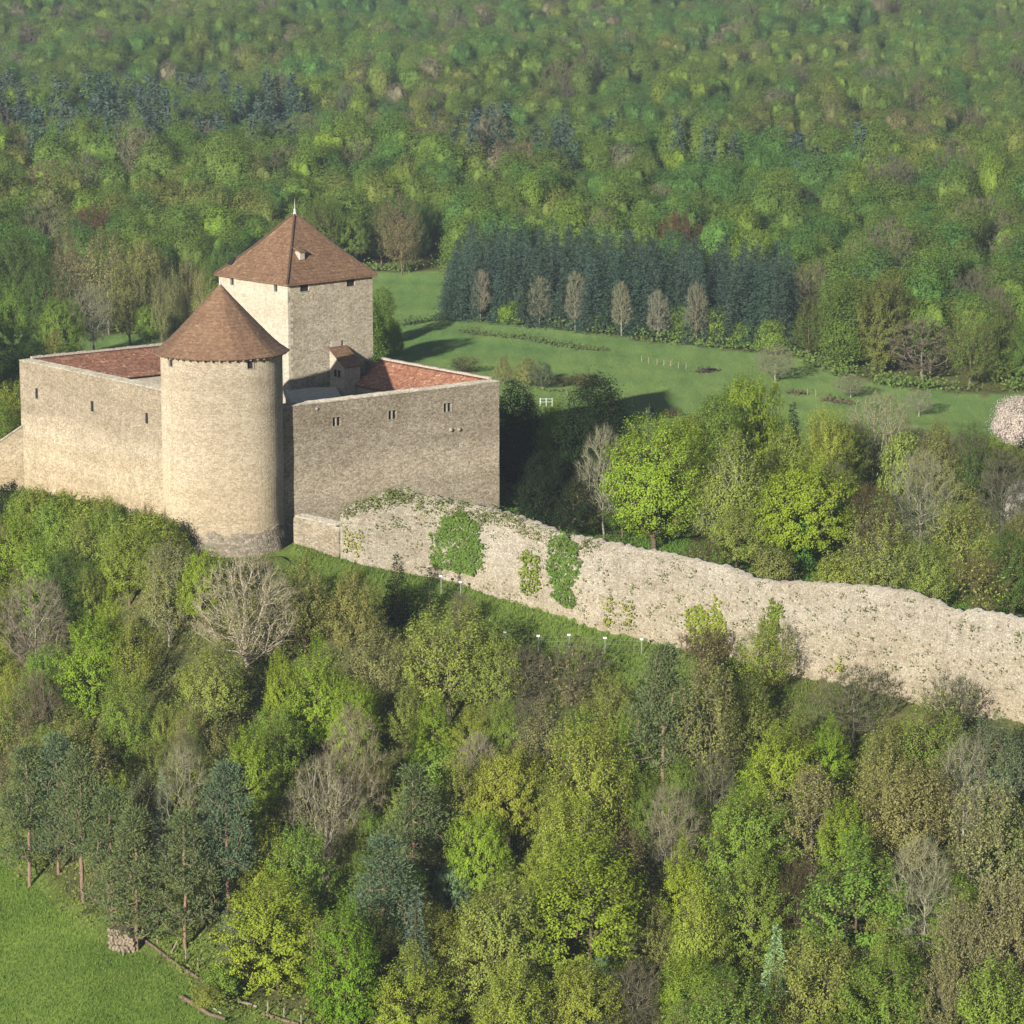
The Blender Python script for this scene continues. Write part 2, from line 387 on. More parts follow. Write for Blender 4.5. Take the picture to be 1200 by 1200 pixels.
# ------------------------------------------------------------------ castle
ZT = 11.6; ZR = 11.68
C0 = Vector((-23.5, 295.0)); CR = Vector((-1.25, 312.0)); CL = Vector((-50.2, 326.0)); CB = CR+(CL-C0)
TC = Vector((-26.88, 296.0)); TR = 5.62

def box(bm, c, ux, sx, sy, z0, z1):
    """box centred at 2-D c, its first axis along 2-D ux"""
    ux = Vector(ux).normalized(); uy = Vector((-ux.y, ux.x))
    vs = []
    for z in (z0, z1):
        for a, b in ((-1, -1), (1, -1), (1, 1), (-1, 1)):
            p = Vector(c)+ux*(a*sx/2)+uy*(b*sy/2); vs.append(bm.verts.new((p.x, p.y, z)))
    for f in ((0, 3, 2, 1), (4, 5, 6, 7), (0, 1, 5, 4), (1, 2, 6, 5), (2, 3, 7, 6), (3, 0, 4, 7)):
        bm.faces.new([vs[i] for i in f])

def holed_face(bm, fn, u0, u1, v0, v1, holes, depth, du=1.5, dv=1.5):
    """grid over (u, v) with recessed openings; fn(u, v, d) gives the point d metres into the wall"""
    us = set(np.round(np.linspace(u0, u1, max(2, int((u1-u0)/du)+1)), 4)); vs = set(np.round(np.linspace(v0, v1, max(2, int((v1-v0)/dv)+1)), 4))
    def clean(s, lo, hi):
        return {q for q in s if not (lo-.05 < q < hi+.05)}
    for h in holes:
        us = clean(us, h[0], h[0]); us = clean(us, h[1], h[1]); vs = clean(vs, h[2], h[2]); vs = clean(vs, h[3], h[3])
    for h in holes: us |= {h[0], h[1]}; vs |= {h[2], h[3]}
    us |= {u0, u1}; vs |= {v0, v1}
    us = sorted(us); vs = sorted(vs)
    V = {}
    def vert(u, v):
        if (u, v) not in V: V[(u, v)] = bm.verts.new(fn(u, v, 0))
        return V[(u, v)]
    for i in range(len(us)-1):
        for j in range(len(vs)-1):
            uc, vc = (us[i]+us[i+1])/2, (vs[j]+vs[j+1])/2
            if any(h[0] < uc < h[1] and h[2] < vc < h[3] for h in holes): continue
            bm.faces.new([vert(us[i], vs[j]), vert(us[i+1], vs[j]), vert(us[i+1], vs[j+1]), vert(us[i], vs[j+1])])
    for (a, b, c, d) in holes:
        fr = [fn(a, c, 0), fn(b, c, 0), fn(b, d, 0), fn(a, d, 0)]; bk = [fn(a, c, depth), fn(b, c, depth), fn(b, d, depth), fn(a, d, depth)]
        F_ = [bm.verts.new(p) for p in fr]; B_ = [bm.verts.new(p) for p in bk]
        for k in range(4): bm.faces.new([F_[k], F_[(k+1) % 4], B_[(k+1) % 4], B_[k]])

def quad(bm, pts): bm.faces.new([bm.verts.new(p) for p in pts])

def flat_wall_fn(p, q, inward):
    u = (q-p).normalized()
    def fn(a, v, d):
        w = p+u*a+inward*d
        j = .05*mnoise.noise((w.x*.35, w.y*.35, v*.35)) if d == 0 else 0
        w = w+inward*j
        return (w.x, w.y, v)
    return fn

def window_part(fn, h, parent, depth, frame=.12, mull=0, proud=.03, mat=None):
    """stone surround (part) with the dark opening as its sub-part"""
    a, b, c, d = h
    def bar(bm, u0, u1, v0, v1, d0, d1):
        P = [fn(u, v, dd_) for dd_ in (d0, d1) for u, v in ((u0, v0), (u1, v0), (u1, v1), (u0, v1))]
        vs = [bm.verts.new(p) for p in P]
        for f in ((0, 1, 2, 3), (4, 7, 6, 5), (0, 4, 5, 1), (1, 5, 6, 2), (2, 6, 7, 3), (3, 7, 4, 0)): bm.faces.new([vs[i] for i in f])
    bm = bmesh.new()
    if frame:
        bar(bm, a-frame, a, c-frame, d+frame, -proud, .1); bar(bm, b, b+frame, c-frame, d+frame, -proud, .1)
        bar(bm, a, b, d, d+frame, -proud, .1); bar(bm, a, b, c-frame, c, -proud-.02, .1)
    for k in range(mull):
        u = a+(b-a)*(k+1)/(mull+1); bar(bm, u-.06, u+.06, c, d, .04, .2)
    if not (frame or mull): bar(bm, a, b, c-.08, c, -.03, .1)
    w = bm_obj('window', bm, mat or M_FRAME, parent)
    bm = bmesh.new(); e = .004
    bar(bm, a+e, b-e, c+e, d-e, depth-.05, depth-.004)  # near-black plate, its colour standing for the shade inside the opening
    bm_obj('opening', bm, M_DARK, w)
    return w

def curtain(name_label, p, q, z0, z1, holes, inward, mat, thick=1.3, mull=(), cop=True, frames=.12, depth=.9):
    t = empty('curtain_wall', (0, 0, 0)); tag(t, name_label, 'castle wall', 'curtain walls of the castle')
    u = (q-p).normalized(); Ln = (q-p).length
    fn = flat_wall_fn(p, q, inward)
    bm = bmesh.new(); holed_face(bm, fn, 0, Ln, z0, z1, holes, depth)
    P = [p, q, q+inward*thick, p+inward*thick]
    top = [(a.x, a.y, z1) for a in P]; bot = [(a.x, a.y, z0) for a in P]
    quad(bm, top); quad(bm, [bot[1], bot[2], top[2], top[1]]); quad(bm, [bot[2], bot[3], top[3], top[2]]); quad(bm, [bot[3], bot[0], top[0], top[3]])
    me_ = bpy.data.meshes.new('wall')
    bm.to_mesh(me_); bm.free(); link('wall', me_, t, mat)
    if cop:
        bm = bmesh.new(); n = int(Ln/.8)
        for k in range(n):
            c = p+u*(Ln*(k+.5)/n)+inward*(thick/2)
            box(bm, c, u, Ln/n*.97, thick+.12, z1+.004, z1+.10+.05*rnd.random())
        bm_obj('coping', bm, M_COPING, t)
    for i, h in enumerate(holes):
        window_part(fn, h, t, depth, frames, mull[i] if i < len(mull) else 0)
    return t, fn

def uv_on(p, q, px, py):
    """where a photo pixel meets the vertical plane through p, q"""
    d = ray(px, py); u = (q-p)
    # d.x*k = p.x+u.x*s ; d.y*k = p.y+u.y*s
    det = d[0]*(-u.y)-d[1]*(-u.x)
    k = (p.x*(-u.y)-p.y*(-u.x))/det
    s = (d[0]*p.y-d[1]*p.x)/det
    s = ((d[0]*k-p.x)*u.x+(d[1]*k-p.y)*u.y)/u.length_squared
    return s*u.length, CZ+d[2]*k

def perp_in(p, q):
    u = (q-p).normalized(); n = Vector((-u.y, u.x)); c = (C0+CR+CL+CB)/4
    return n if (c-p).dot(n) > 0 else -n

CLc = CL-C0; C0L = C0.copy(); C0 = Vector((-23.28, 294.73)); CR = Vector((-1.25, 311.6)); CB = CR+CLc
# right curtain: three twin-light windows
nR = perp_in(C0, CR); hol = []
for px, py, w, h in ((394.5, 494, .95, .85), (460, 486, .95, .85), (524.5, 477.5, .95, .85)):
    u, v = uv_on(C0, CR, px, py); hol.append((u-w/2, u+w/2, v-h/2, v+h/2))
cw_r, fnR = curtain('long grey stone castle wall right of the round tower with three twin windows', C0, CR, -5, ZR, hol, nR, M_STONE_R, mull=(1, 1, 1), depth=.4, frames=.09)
for px, py in ((528, 503.5), (537.5, 503)):
    u, v = uv_on(C0, CR, px, py); bm = bmesh.new()
    bmesh.ops.create_uvsphere(bm, u_segments=10, v_segments=7, radius=.2)
    bmesh.ops.translate(bm, verts=bm.verts, vec=fnR(u, v, -.06)); bm_obj('corbel', bm, M_FRAME, cw_r, True)
u, v = uv_on(C0, CR, 371, 479)
bm = bmesh.new(); bmesh.ops.create_uvsphere(bm, u_segments=8, v_segments=6, radius=.16); bmesh.ops.translate(bm, verts=bm.verts, vec=fnR(u, v, -.03)); bm_obj('corbel', bm, M_FRAME, cw_r, True)
# left curtain: three slits
nL = perp_in(C0L, CL); hol = []
for px, py in ((42.5, 461), (107.5, 476), (171.5, 490)):
    u, v = uv_on(CL, C0L, px, py); hol.append((u-.27, u+.27, v-.52, v+.52))
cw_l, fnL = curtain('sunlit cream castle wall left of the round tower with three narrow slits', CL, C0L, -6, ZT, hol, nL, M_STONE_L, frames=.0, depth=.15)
# rear walls
nA = perp_in(CL, CB); nB = perp_in(CR, CB)
curtain('rear castle wall behind the red roof at left, only its ridge showing', CL+nL*.0+(CB-CL).normalized()*1.32, CB, -8, ZT-.3, [], nA, M_STONE_L, thick=.3, cop=False)
curtain('rear castle wall behind the pale red roof right of the keep', CR+(CB-CR).normalized()*1.32, CB-(CB-CR).normalized()*1.32, -6, ZR-.3, [], nB, M_STONE_R, thick=.3, cop=False)

def slab(bm, pts, th, up=(0, 0, 1)):
    a = [bm.verts.new(p) for p in pts]; b = [bm.verts.new((p[0], p[1], p[2]-th)) for p in pts]
    n = len(pts)
    bm.faces.new(a); bm.faces.new(b[::-1])
    for i in range(n): bm.faces.new([a[i], b[i], b[(i+1) % n], a[(i+1) % n]])

def wing(label, p, q, inward, run, drop, mat, zr, n=40):
    """courtyard range under a lean-to roof falling from the curtain wall"""
    t = empty('courtyard_range'); tag(t, label, 'castle building')
    u = (q-p).normalized(); Ln = (q-p).length
    bm = bmesh.new(); m_ = 10
    rows = []
    for j in range(m_+1):
        r = []
        for i in range(n+1):
            w = p+u*(Ln*i/n)+inward*(-.1+(run+.1)*j/m_)
            z = zr+.12-drop*j/m_ + .05*mnoise.noise((w.x*.4, w.y*.4, 0))-.12*math.sin(math.pi*j/m_)
            r.append((bm.verts.new((w.x, w.y, z)), bm.verts.new((w.x, w.y, z-.22))))
        rows.append(r)
    for j in range(m_):
        for i in range(n):
            for k in (0, 1):
                f = [rows[j][i][k], rows[j][i+1][k], rows[j+1][i+1][k], rows[j+1][i][k]]; bm.faces.new(f if k == 0 else f[::-1])
    for i in range(n):
        for j in (0, m_): bm.faces.new([rows[j][i][0], rows[j][i+1][0], rows[j][i+1][1], rows[j][i][1]])
    for j in range(m_):
        for i in (0, n): bm.faces.new([rows[j][i][0], rows[j+1][i][0], rows[j+1][i][1], rows[j][i][1]])
    rf = bm_obj('roof', bm, mat, t, True)
    bm = bmesh.new(); nn = int(Ln/.45)
    for k in range(nn):
        c = p+u*(Ln*(k+.5)/nn)-inward*.02
        box(bm, c, u, Ln/nn*.92, .34, zr+.10, zr+.27+.07*rnd.random())
    bm_obj('ridge_cap', bm, M_RIDGE, rf)
    bm = bmesh.new()
    c = p+u*(Ln/2)+inward*(run-.6); box(bm, c, u, Ln-.1, .5, -3, zr-drop+.0)
    bm_obj('facade', bm, M_RENDER, t)
    return t

wing('courtyard range under a dark red tile roof left of the round tower', CL+(CB-CL).normalized()*1.35+nL*.0, CL+(CB-CL).normalized()*24, nA, 3.9, 2.2, M_TILE_W, ZT)
KA = math.radians(43); KU = Vector((math.cos(KA), math.sin(KA))); KN = Vector((math.sin(KA), -math.cos(KA)))   # right face direction / its outward normal
KS = 11.1; K0 = Vector((-22.35, 320.2))
wing('courtyard range under a pale red tile roof right of the square keep', CR+(CB-CR).normalized()*1.35, CR+(CB-CR).normalized()*18.5, nB, 3.7, 2.1, M_TILE_WR, ZR)

# broad cross wall from the keep to the right curtain
t = empty('terrace'); tag(t, 'low flat pale terrace between the square keep and the right castle wall', 'castle wall')
q = C0+(CR-C0).normalized()*8.5+nR*1.34
p = K0+KU*2.7+KN*.03
uu = (q-p).normalized(); bm = bmesh.new(); box(bm, (p+q)/2, uu, (q-p).length, 5.2, -3, 9.45); bm_obj('wall', bm, M_RENDER, t)

# courtyard floor
bm = bmesh.new(); ins = 1.25
pts = [C0+nR*ins+nL*ins, CR+nR*ins+nB*ins, CB+nA*ins+nB*ins, CL+nL*ins+nA*ins]
quad(bm, [(a.x, a.y, .3) for a in pts]); yd = bm_obj('courtyard', bm, flat_mat('yard_gravel', (.35, .31, .24), .95)); tag(yd, kind='structure')

# square keep
ZK = 20.4
keep = empty('square_keep'); tag(keep, 'tall square stone keep with a brown pyramid roof rising behind the round tower', 'tower')
k0 = K0; kr = K0+KU*KS; kl = K0-KN*KS; kb = kr-KN*KS
fKr = flat_wall_fn(k0, kr, -KN); fKl = flat_wall_fn(kl, k0, KU)
hr = []
for px, w in ((357, 1.1), (411, 1.1)):
    u, v = uv_on(k0, kr, px, 330 if px < 380 else 324); hr.append((u-w/2, u+w/2, ZK-1.15, ZK-.2))
hl = []
for px, py, w, h in ((272, 322, .5, .75), (323, 331.5, .5, .75)):
    u, v = uv_on(kl, k0, px, py); v = min(v, ZK-.75); hl.append((u-w/2, u+w/2, v-h/2, v+h/2))
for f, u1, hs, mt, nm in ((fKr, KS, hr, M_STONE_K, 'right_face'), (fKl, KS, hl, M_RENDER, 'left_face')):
    bm = bmesh.new(); holed_face(bm, f, 0, u1, -2, ZK, hs, .2)
    me_ = bpy.data.meshes.new(nm); bm.to_mesh(me_); bm.free(); link('wall', me_, keep, mt)
bm = bmesh.new()
for a, b in ((kr, kb), (kb, kl)): quad(bm, [(a.x, a.y, -2), (b.x, b.y, -2), (b.x, b.y, ZK), (a.x, a.y, ZK)])
quad(bm, [(a.x, a.y, ZK-.02) for a in (k0, kr, kb, kl)]); bm_obj('wall', bm, M_STONE_K, keep)
for h in hr: window_part(fKr, h, keep, .2, 0)
for h in hl: window_part(fKl, h, keep, .2, .05)
# quoins on the near corner
bm = bmesh.new(); z = -1.
while z < ZK-.5:
    hh = .32+.08*rnd.random(); lu, ll = (.62, .36) if int(z*3) % 2 else (.36, .62)
    for (dv, ln, off) in ((KU, lu, KN), (-KN, ll, -KU)):
        c = k0+dv*(ln/2-.012)+off*(-.05+.018); box(bm, c, dv, ln, .1, z, z+hh-.02)
    z += hh
bm_obj('quoins', bm, M_RENDER, keep)
# pyramid roof
kc = (k0+kb)/2; ov = .36; ap = 26.35
cor = [kc+((c-kc).normalized()*((c-kc).length+ov*1.4)) for c in (k0, kr, kb, kl)]
bm = bmesh.new(); nL_ = 14; rings = []
for j in range(nL_+1):
    tt = j/nL_; zz = ZK-.2+(ap-ZK+.2)*(tt**1.0) - .22*math.sin(math.pi*min(1, tt*1.15))
    ring = []
    for e in range(4):
        a, b = cor[e], cor[(e+1) % 4]
        for i in range(12):
            w = a+(b-a)*(i/12); w = kc+(w-kc)*(1-tt)
            ring.append(bm.verts.new((w.x, w.y, zz+.05*mnoise.noise((w.x*.5, w.y*.5, zz)))) if j < nL_ else None)
    rings.append(ring)
apx = bm.verts.new((kc.x, kc.y, ap))
for j in range(nL_):
    for i in range(48):
        i2 = (i+1) % 48
        if j < nL_-1: bm.faces.new([rings[j][i], rings[j][i2], rings[j+1][i2], rings[j+1][i]])
        else: bm.faces.new([rings[j][i], rings[j][i2], apx])
low = [bm.verts.new((v.co.x, v.co.y, v.co.z-.2)) for v in rings[0]]
for i in range(48): bm.faces.new([rings[0][i], low[i], low[(i+1) % 48], rings[0][(i+1) % 48]])
bm.faces.new(low)
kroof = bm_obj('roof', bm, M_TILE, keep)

def bar3(bm, p, q, r0, r1, n=6):
    p = Vector(p); q = Vector(q); d = (q-p).normalized(); a = d.orthogonal().normalized(); b = d.cross(a)
    A = [bm.verts.new(p+(a*math.cos(2*math.pi*i/n)+b*math.sin(2*math.pi*i/n))*r0) for i in range(n)]
    B = [bm.verts.new(q+(a*math.cos(2*math.pi*i/n)+b*math.sin(2*math.pi*i/n))*r1) for i in range(n)]
    for i in range(n): bm.faces.new([A[i], A[(i+1) % n], B[(i+1) % n], B[i]])
    bm.faces.new(A[::-1]); bm.faces.new(B)

for c in cor:
    bm = bmesh.new(); pr = None
    for j in range(nL_):
        tt = j/nL_; zz = ZK-.2+(ap-ZK+.2)*tt-.22*math.sin(math.pi*min(1, tt*1.15)); w = kc+(c-kc)*(1-tt)
        tt2 = (j+1)/nL_; zz2 = ZK-.2+(ap-ZK+.2)*tt2-.22*math.sin(math.pi*min(1, tt2*1.15)); w2 = kc+(c-kc)*(1-tt2)
        bar3(bm, (w.x, w.y, zz+.03), (w2.x, w2.y, zz2+.03), .13, .12)
    bm_obj('hip', bm, M_HIP, kroof)
bm = bmesh.new(); bar3(bm, (kc.x, kc.y, ap-.15), (kc.x, kc.y, ap+.35), .22, .09, 8); bar3(bm, (kc.x, kc.y, ap+.35), (kc.x, kc.y, ap+.75), .05, .04)
bmesh.ops.create_uvsphere(bm, u_segments=8, v_segments=6, radius=.13, matrix=Matrix.Translation((kc.x, kc.y, ap+.42))); bar3(bm, (kc.x, kc.y, ap+.75), (kc.x, kc.y, ap+1.5), .03, .012)
bm_obj('finial', bm, M_ZINC, kroof)

def roof_point(px, py, A, B, C):
    n = (B-A).cross(C-A); d = Vector(ray(px, py)); o = Vector((0, 0, CZ)); k = (A-o).dot(n)/d.dot(n); return o+d*k
A3 = Vector((cor[0].x, cor[0].y, ZK-.2)); B3 = Vector((cor[1].x, cor[1].y, ZK-.2)); D3 = Vector((cor[3].x, cor[3].y, ZK-.2)); P3 = Vector((kc.x, kc.y, ap))
# small pale dormer vent on the right slope
w = roof_point(351, 298, A3, B3, P3); bm = bmesh.new()
box(bm, (w.x+KN.x*.05, w.y+KN.y*.05), KU, .6, .8, w.z-.5, w.z+.3); bm_obj('dormer', bm, M_RIDGE, kroof)
bm = bmesh.new()
fx = Vector((w.x, w.y))+KN*.56
bb = [fx-KU*.42, fx+KU*.42, fx+KU*.42-KN*1.2, fx-KU*.42-KN*1.2]
slab(bm, [(bb[0].x, bb[0].y, w.z+.28), (bb[1].x, bb[1].y, w.z+.28), (bb[2].x, bb[2].y, w.z+.7), (bb[3].x, bb[3].y, w.z+.7)], .08); bm_obj('dormer_roof', bm, M_TILE, kroof)
w = roof_point(271.5, 306, A3, D3, P3); nrm = (D3-A3).cross(P3-A3).normalized(); nrm = nrm if nrm.z > 0 else -nrm
bm = bmesh.new(); e1 = (D3-A3).normalized(); e2 = nrm.cross(e1)
vs = [w+nrm*.07+e1*a*.32+e2*b*.42 for a, b in ((-1, -1), (1, -1), (1, 1), (-1, 1))]; lo = [x-nrm*.2 for x in vs]
VA = [bm.verts.new(x) for x in vs]; VB = [bm.verts.new(x) for x in lo]; bm.faces.new(VA)
for i in range(4): bm.faces.new([VA[i], VB[i], VB[(i+1) % 4], VA[(i+1) % 4]])
bm_obj('skylight', bm, M_DARK, kroof)

# little lean-to on the keep's right face
shed = empty('lean_to'); tag(shed, 'small lean-to with a brown roof and twin window against the keep', 'shed')
a0 = k0+KU*5.3+KN*.03; a1 = k0+KU*7.3+KN*.03; b0 = a0+KN*2.4; b1 = a1+KN*2.4; zh, zl = 13.3, 11.7
bm = bmesh.new()
def prism(pts_low, tops):
    A = [bm.verts.new((p.x, p.y, 5)) for p in pts_low]; B = [bm.verts.new((p.x, p.y, z)) for p, z in zip(pts_low, tops)]
    bm.faces.new(A); bm.faces.new(B)
    for i in range(4): bm.faces.new([A[i], A[(i+1) % 4], B[(i+1) % 4], B[i]])
prism([a0, b0, b1, a1], [zh-.15, zl-.15, zl-.15, zh-.15]); bm_obj('wall', bm, M_RENDER, shed)
bm = bmesh.new(); e = .25
A = a0-KU*e; B = b0-KU*e+KN*e; C = b1+KU*e+KN*e; D = a1+KU*e
slab(bm, [(A.x, A.y, zh), (B.x, B.y, zl-.14), (C.x, C.y, zl-.14), (D.x, D.y, zh)], .13); bm_obj('roof', bm, M_TILE, shed)
bm = bmesh.new(); c = a0+KU*.8+KN*.06; box(bm, c, KU, 1.3, .12, zh+.004, zh+.6); bm_obj('flashing', bm, M_RIDGE, shed)
wn = bmesh.new()
for k in (.9, 1.5):
    c = a0+KN*k-KU*.012; box(wn, c, KN, .36, .03, 10.4, 11.1)
bm_obj('window', wn, M_DARK, shed)

# round tower
tower = empty('round_tower'); tag(tower, 'big round cream stone tower with a brown conical roof at the castle corner', 'tower')
def fnT(u, v, d):
    a = u/TR; r = TR-d+(.05*mnoise.noise((math.cos(a)*2, math.sin(a)*2, v*.4)) if d == 0 else 0)
    r += .45*max(0, (1.2-v)/3)**1.5 if v < 1.2 else 0
    return (TC.x+r*math.cos(a), TC.y+r*math.sin(a), v)
ZE = 17.15
hs = []
for px, py, w_, h_ in ((207, 422.5, .6, 1.05), (301, 425, .62, 1.1)):
    s = (px-262)/71.5; aa = -math.pi/2+math.asin(s); u = aa*TR
    zc_ = at_Y(px, py, TC.y-TR*math.cos(math.asin(s))).z; hs.append((u-w_/2, u+w_/2, zc_-h_/2, zc_+h_/2))
bm = bmesh.new(); holed_face(bm, fnT, -math.pi*TR, math.pi*TR-.0001, .55, ZE, hs, .18, .42, .8)
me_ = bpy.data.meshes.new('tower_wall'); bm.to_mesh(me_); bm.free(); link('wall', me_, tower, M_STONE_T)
for h in hs: window_part(fnT, h, tower, .18, .07)
bm = bmesh.new(); rings = []
for j in range(9):
    z = .8-5.5*j/8; ring = []
    for i in range(72):
        a = 2*math.pi*i/72; n_ = mnoise.noise((math.cos(a)*3.2, math.sin(a)*3.2, z*.8))
        r = TR+.12+.11*j+.22*n_; zz = z+(.9*mnoise.noise((math.cos(a)*4, math.sin(a)*4, 3)) if j == 0 else 0)
        ring.append(bm.verts.new((TC.x+r*math.cos(a), TC.y+r*math.sin(a), zz)))
    rings.append(ring)
cap = [bm.verts.new((TC.x+(TR-.3)*math.cos(2*math.pi*i/72), TC.y+(TR-.3)*math.sin(2*math.pi*i/72), 1.2)) for i in range(72)]
rings.insert(0, cap)
for j in range(len(rings)-1):
    for i in range(72): bm.faces.new([rings[j][i], rings[j][(i+1) % 72], rings[j+1][(i+1) % 72], rings[j+1][i]])
bm_obj('foot', bm, M_STONE_B, tower)
# conical roof, slightly faceted and bell-cast
bm = bmesh.new(); prof = [(6.28, ZE-.08), (6.12, ZE+.02), (5.4, ZE+.52), (4.7, ZE+1.15), (3.8, ZE+2.08), (2.9, ZE+3.02), (2.0, ZE+3.98), (1.1, ZE+4.95), (.35, ZE+5.8), (.1, ZE+6.1)]
NS = 40; rings = []
for r, z in prof:
    ring = []
    for i in range(NS):
        a = 2*math.pi*i/NS; fac = 1+.012*math.cos(a*10)+.01*mnoise.noise((math.cos(a)*2, math.sin(a)*2, z*.3)); ring.append(bm.verts.new((TC.x+r*fac*math.cos(a), TC.y+r*fac*math.sin(a), z)))
    rings.append(ring)
for j in range(len(rings)-1):
    for i in range(NS): bm.faces.new([rings[j][i], rings[j][(i+1) % NS], rings[j+1][(i+1) % NS], rings[j+1][i]])
bm.faces.new(rings[-1])
low = [bm.verts.new((TC.x+5.5*math.cos(2*math.pi*i/NS), TC.y+5.5*math.sin(2*math.pi*i/NS), ZE-.06)) for i in range(NS)]
for i in range(NS): bm.faces.new([rings[0][i], low[i], low[(i+1) % NS], rings[0][(i+1) % NS]])
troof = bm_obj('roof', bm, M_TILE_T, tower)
for i in range(52):
    a = 2*math.pi*(i+.5)/52
    if math.sin(a) > .35: continue
    bm = bmesh.new(); c = TC+Vector((math.cos(a), math.sin(a)))*5.85; box(bm, c, (math.cos(a), math.sin(a)), .55, .14, ZE-.26, ZE-.1); bm_obj('rafter_end', bm, M_WOOD, troof)
bm = bmesh.new(); bar3(bm, (TC.x, TC.y, ZE+5.9), (TC.x, TC.y, ZE+6.5), .16, .03, 8); bm_obj('finial', bm, M_ZINC, troof)

# sloping stub wall at the far left corner
stub = empty('buttress_wall'); tag(stub, 'low cream stone wall with a sloping top running off the left castle corner', 'wall')
d2 = Vector((-1, .02)).normalized(); nn2 = Vector((-d2.y, d2.x))
p = CL+Vector((.45, .25)); bm = bmesh.new()
tp = [(0, 5.0), (2.5, 3.3), (5, 1.7), (10, -1.0)]
for k in range(3):
    (s0, z0), (s1, z1) = tp[k], tp[k+1]
    q0, q1 = p+d2*s0, p+d2*s1
    vs = []
    for q_, zt in ((q0, z0), (q1, z1)):
        for off in (-.45, .45):
            for z_ in (-8, zt): vs.append(bm.verts.new((q_.x+nn2.x*off, q_.y+nn2.y*off, z_)))
    for f in ((0, 1, 3, 2), (4, 6, 7, 5), (0, 4, 5, 1), (2, 3, 7, 6), (1, 5, 7, 3)): bm.faces.new([vs[i] for i in f])
bmesh.ops.remove_doubles(bm, verts=bm.verts, dist=.001); bm_obj('wall', bm, M_STONE_L, stub)
bm = bmesh.new()
for k in range(3):
    (s0, z0), (s1, z1) = tp[k], tp[k+1]; q0, q1 = p+d2*s0, p+d2*s1
    slab(bm, [(q0.x+nn2.x*.55, q0.y+nn2.y*.55, z0+.16), (q1.x+nn2.x*.55, q1.y+nn2.y*.55, z1+.16), (q1.x-nn2.x*.55, q1.y-nn2.y*.55, z1+.16), (q0.x-nn2.x*.55, q0.y-nn2.y*.55, z0+.16)], .15)
bm_obj('coping', bm, M_COPING, stub)

# ------------------------------------------------------------------ rampart
def ramp_at(px):
    i = np.interp(px, np.arange(345, 1401, 5), np.arange(len(RAMP[0])))
    ii = np.arange(len(RAMP[0]))
    return float(np.interp(i, ii, RAMP[0])), float(np.interp(i, ii, RAMP[1])), float(np.interp(i, ii, RAMP[2]))

def wall_hit(px, py):
    """pixel -> point on the rampart's front face and its outward normal"""
    x0, y0, _ = ramp_at(px-4); x1, y1, _ = ramp_at(px+4); x, y, _ = ramp_at(px)
    n = Vector((y1-y0, -(x1-x0), 0)).normalized()
    if n.y > 0: n = -n
    return at_Y(px, py, y), n

def build_rampart(pxs, topf, thick, amp, name, label, cat, mat, back_rise=.0, nz=26, batter=.0):
    o = empty(name); tag(o, label, cat)
    verts = []; rows = []
    K = len(pxs)
    for i, px in enumerate(pxs):
        x, y, z = ramp_at(px); p, n = wall_hit(px, 600)
        zt = at_Y(px, topf(px), y).z
        jag = .16*mnoise.noise((px*.09, 1.7, 0))+.12*mnoise.noise((px*.31, 7.7, 0))+.08*mnoise.noise((px*.9, 2.2, 0))
        zt += jag*amp*9+rnd.uniform(-.09, .09)*(amp > .08)
        col = []
        for j in range(nz+1):
            t = j/nz; zz = z-1.2+(zt-z+1.2)*t
            dsp = amp*(.9*mnoise.noise((x*.55, y*.55, zz*.55))+.7*mnoise.noise((x*1.7, y*1.7, zz*1.7))+.55*mnoise.noise((x*3.6, y*3.6, zz*3.6)))
            if amp > .08: dsp += .4*mnoise.noise((x*.16, y*.16, zz*.3+4))+.15*mnoise.noise((x*.5+9, y*.5, zz*.6))
            back = .35*amp*4*max(0, (t-.8)/.2)**2+batter*t
            col.append((x+n.x*(dsp-back), y+n.y*(dsp-back), zz))
        for k, s in enumerate((.3, .6, 1.)):
            zz = zt+back_rise*math.sin(math.pi*s)+amp*1.2*mnoise.noise((px*.2, k*3.1, 5))
            col.append((x-n.x*(thick*s+.25), y-n.y*(thick*s+.25), zz))
        col.append((x-n.x*(thick+.25), y-n.y*(thick+.25), z-2))
        verts += col
    R_ = nz+5; id_ = np.arange(K*R_).reshape(K, R_)
    q = np.stack([id_[:-1, :-1], id_[1:, :-1], id_[1:, 1:], id_[:-1, 1:]], -1).reshape(-1, 4)
    ends = []
    me_ = np_mesh(name, verts, [q], smooth=False)
    bm = bmesh.new(); bm.from_mesh(me_); bm.verts.ensure_lookup_table()
    for kk in (0, K-1): bm.faces.new([bm.verts[int(v)] for v in id_[kk]])
    bmesh.ops.recalc_face_normals(bm, faces=bm.faces); bm.to_mesh(me_); bm.free()
    link('wall', me_, o, mat)
    return o

rampart = build_rampart(list(np.arange(398, 1396, 3.0)), lambda px: float(np.interp(px, TOP_PX, TOP_PY)), 1.6, .10, 'rampart_wall',
                        'long ruined pale rubble rampart running right and downhill from the castle', 'wall', M_RUBBLE, .15)
lowwall = build_rampart(list(np.arange(338, 401, 4.0)) if False else list(np.arange(345, 399, 3.5)), lambda px: float(np.interp(px, [345, 400], [606, 619])), 1.0, .05, 'low_wall',
                        'low smooth stone wall between the round tower foot and the ruined rampart', 'wall', M_STONE_R)
bm = bmesh.new()
for i in range(14):
    px = 350+i*3.4; x, y, z = ramp_at(px); zt = at_Y(px, np.interp(px, [345, 400], [606, 619]), y).z; p_, n_ = wall_hit(px, 600); x2, y2, _ = ramp_at(px+3.4)
    box(bm, (x-n_.x*.4, y-n_.y*.4), (x2-x, y2-y), math.hypot(x2-x, y2-y)*.98, 1.25, zt+.12, zt+.28)
bm_obj('coping', bm, M_COPING, lowwall)
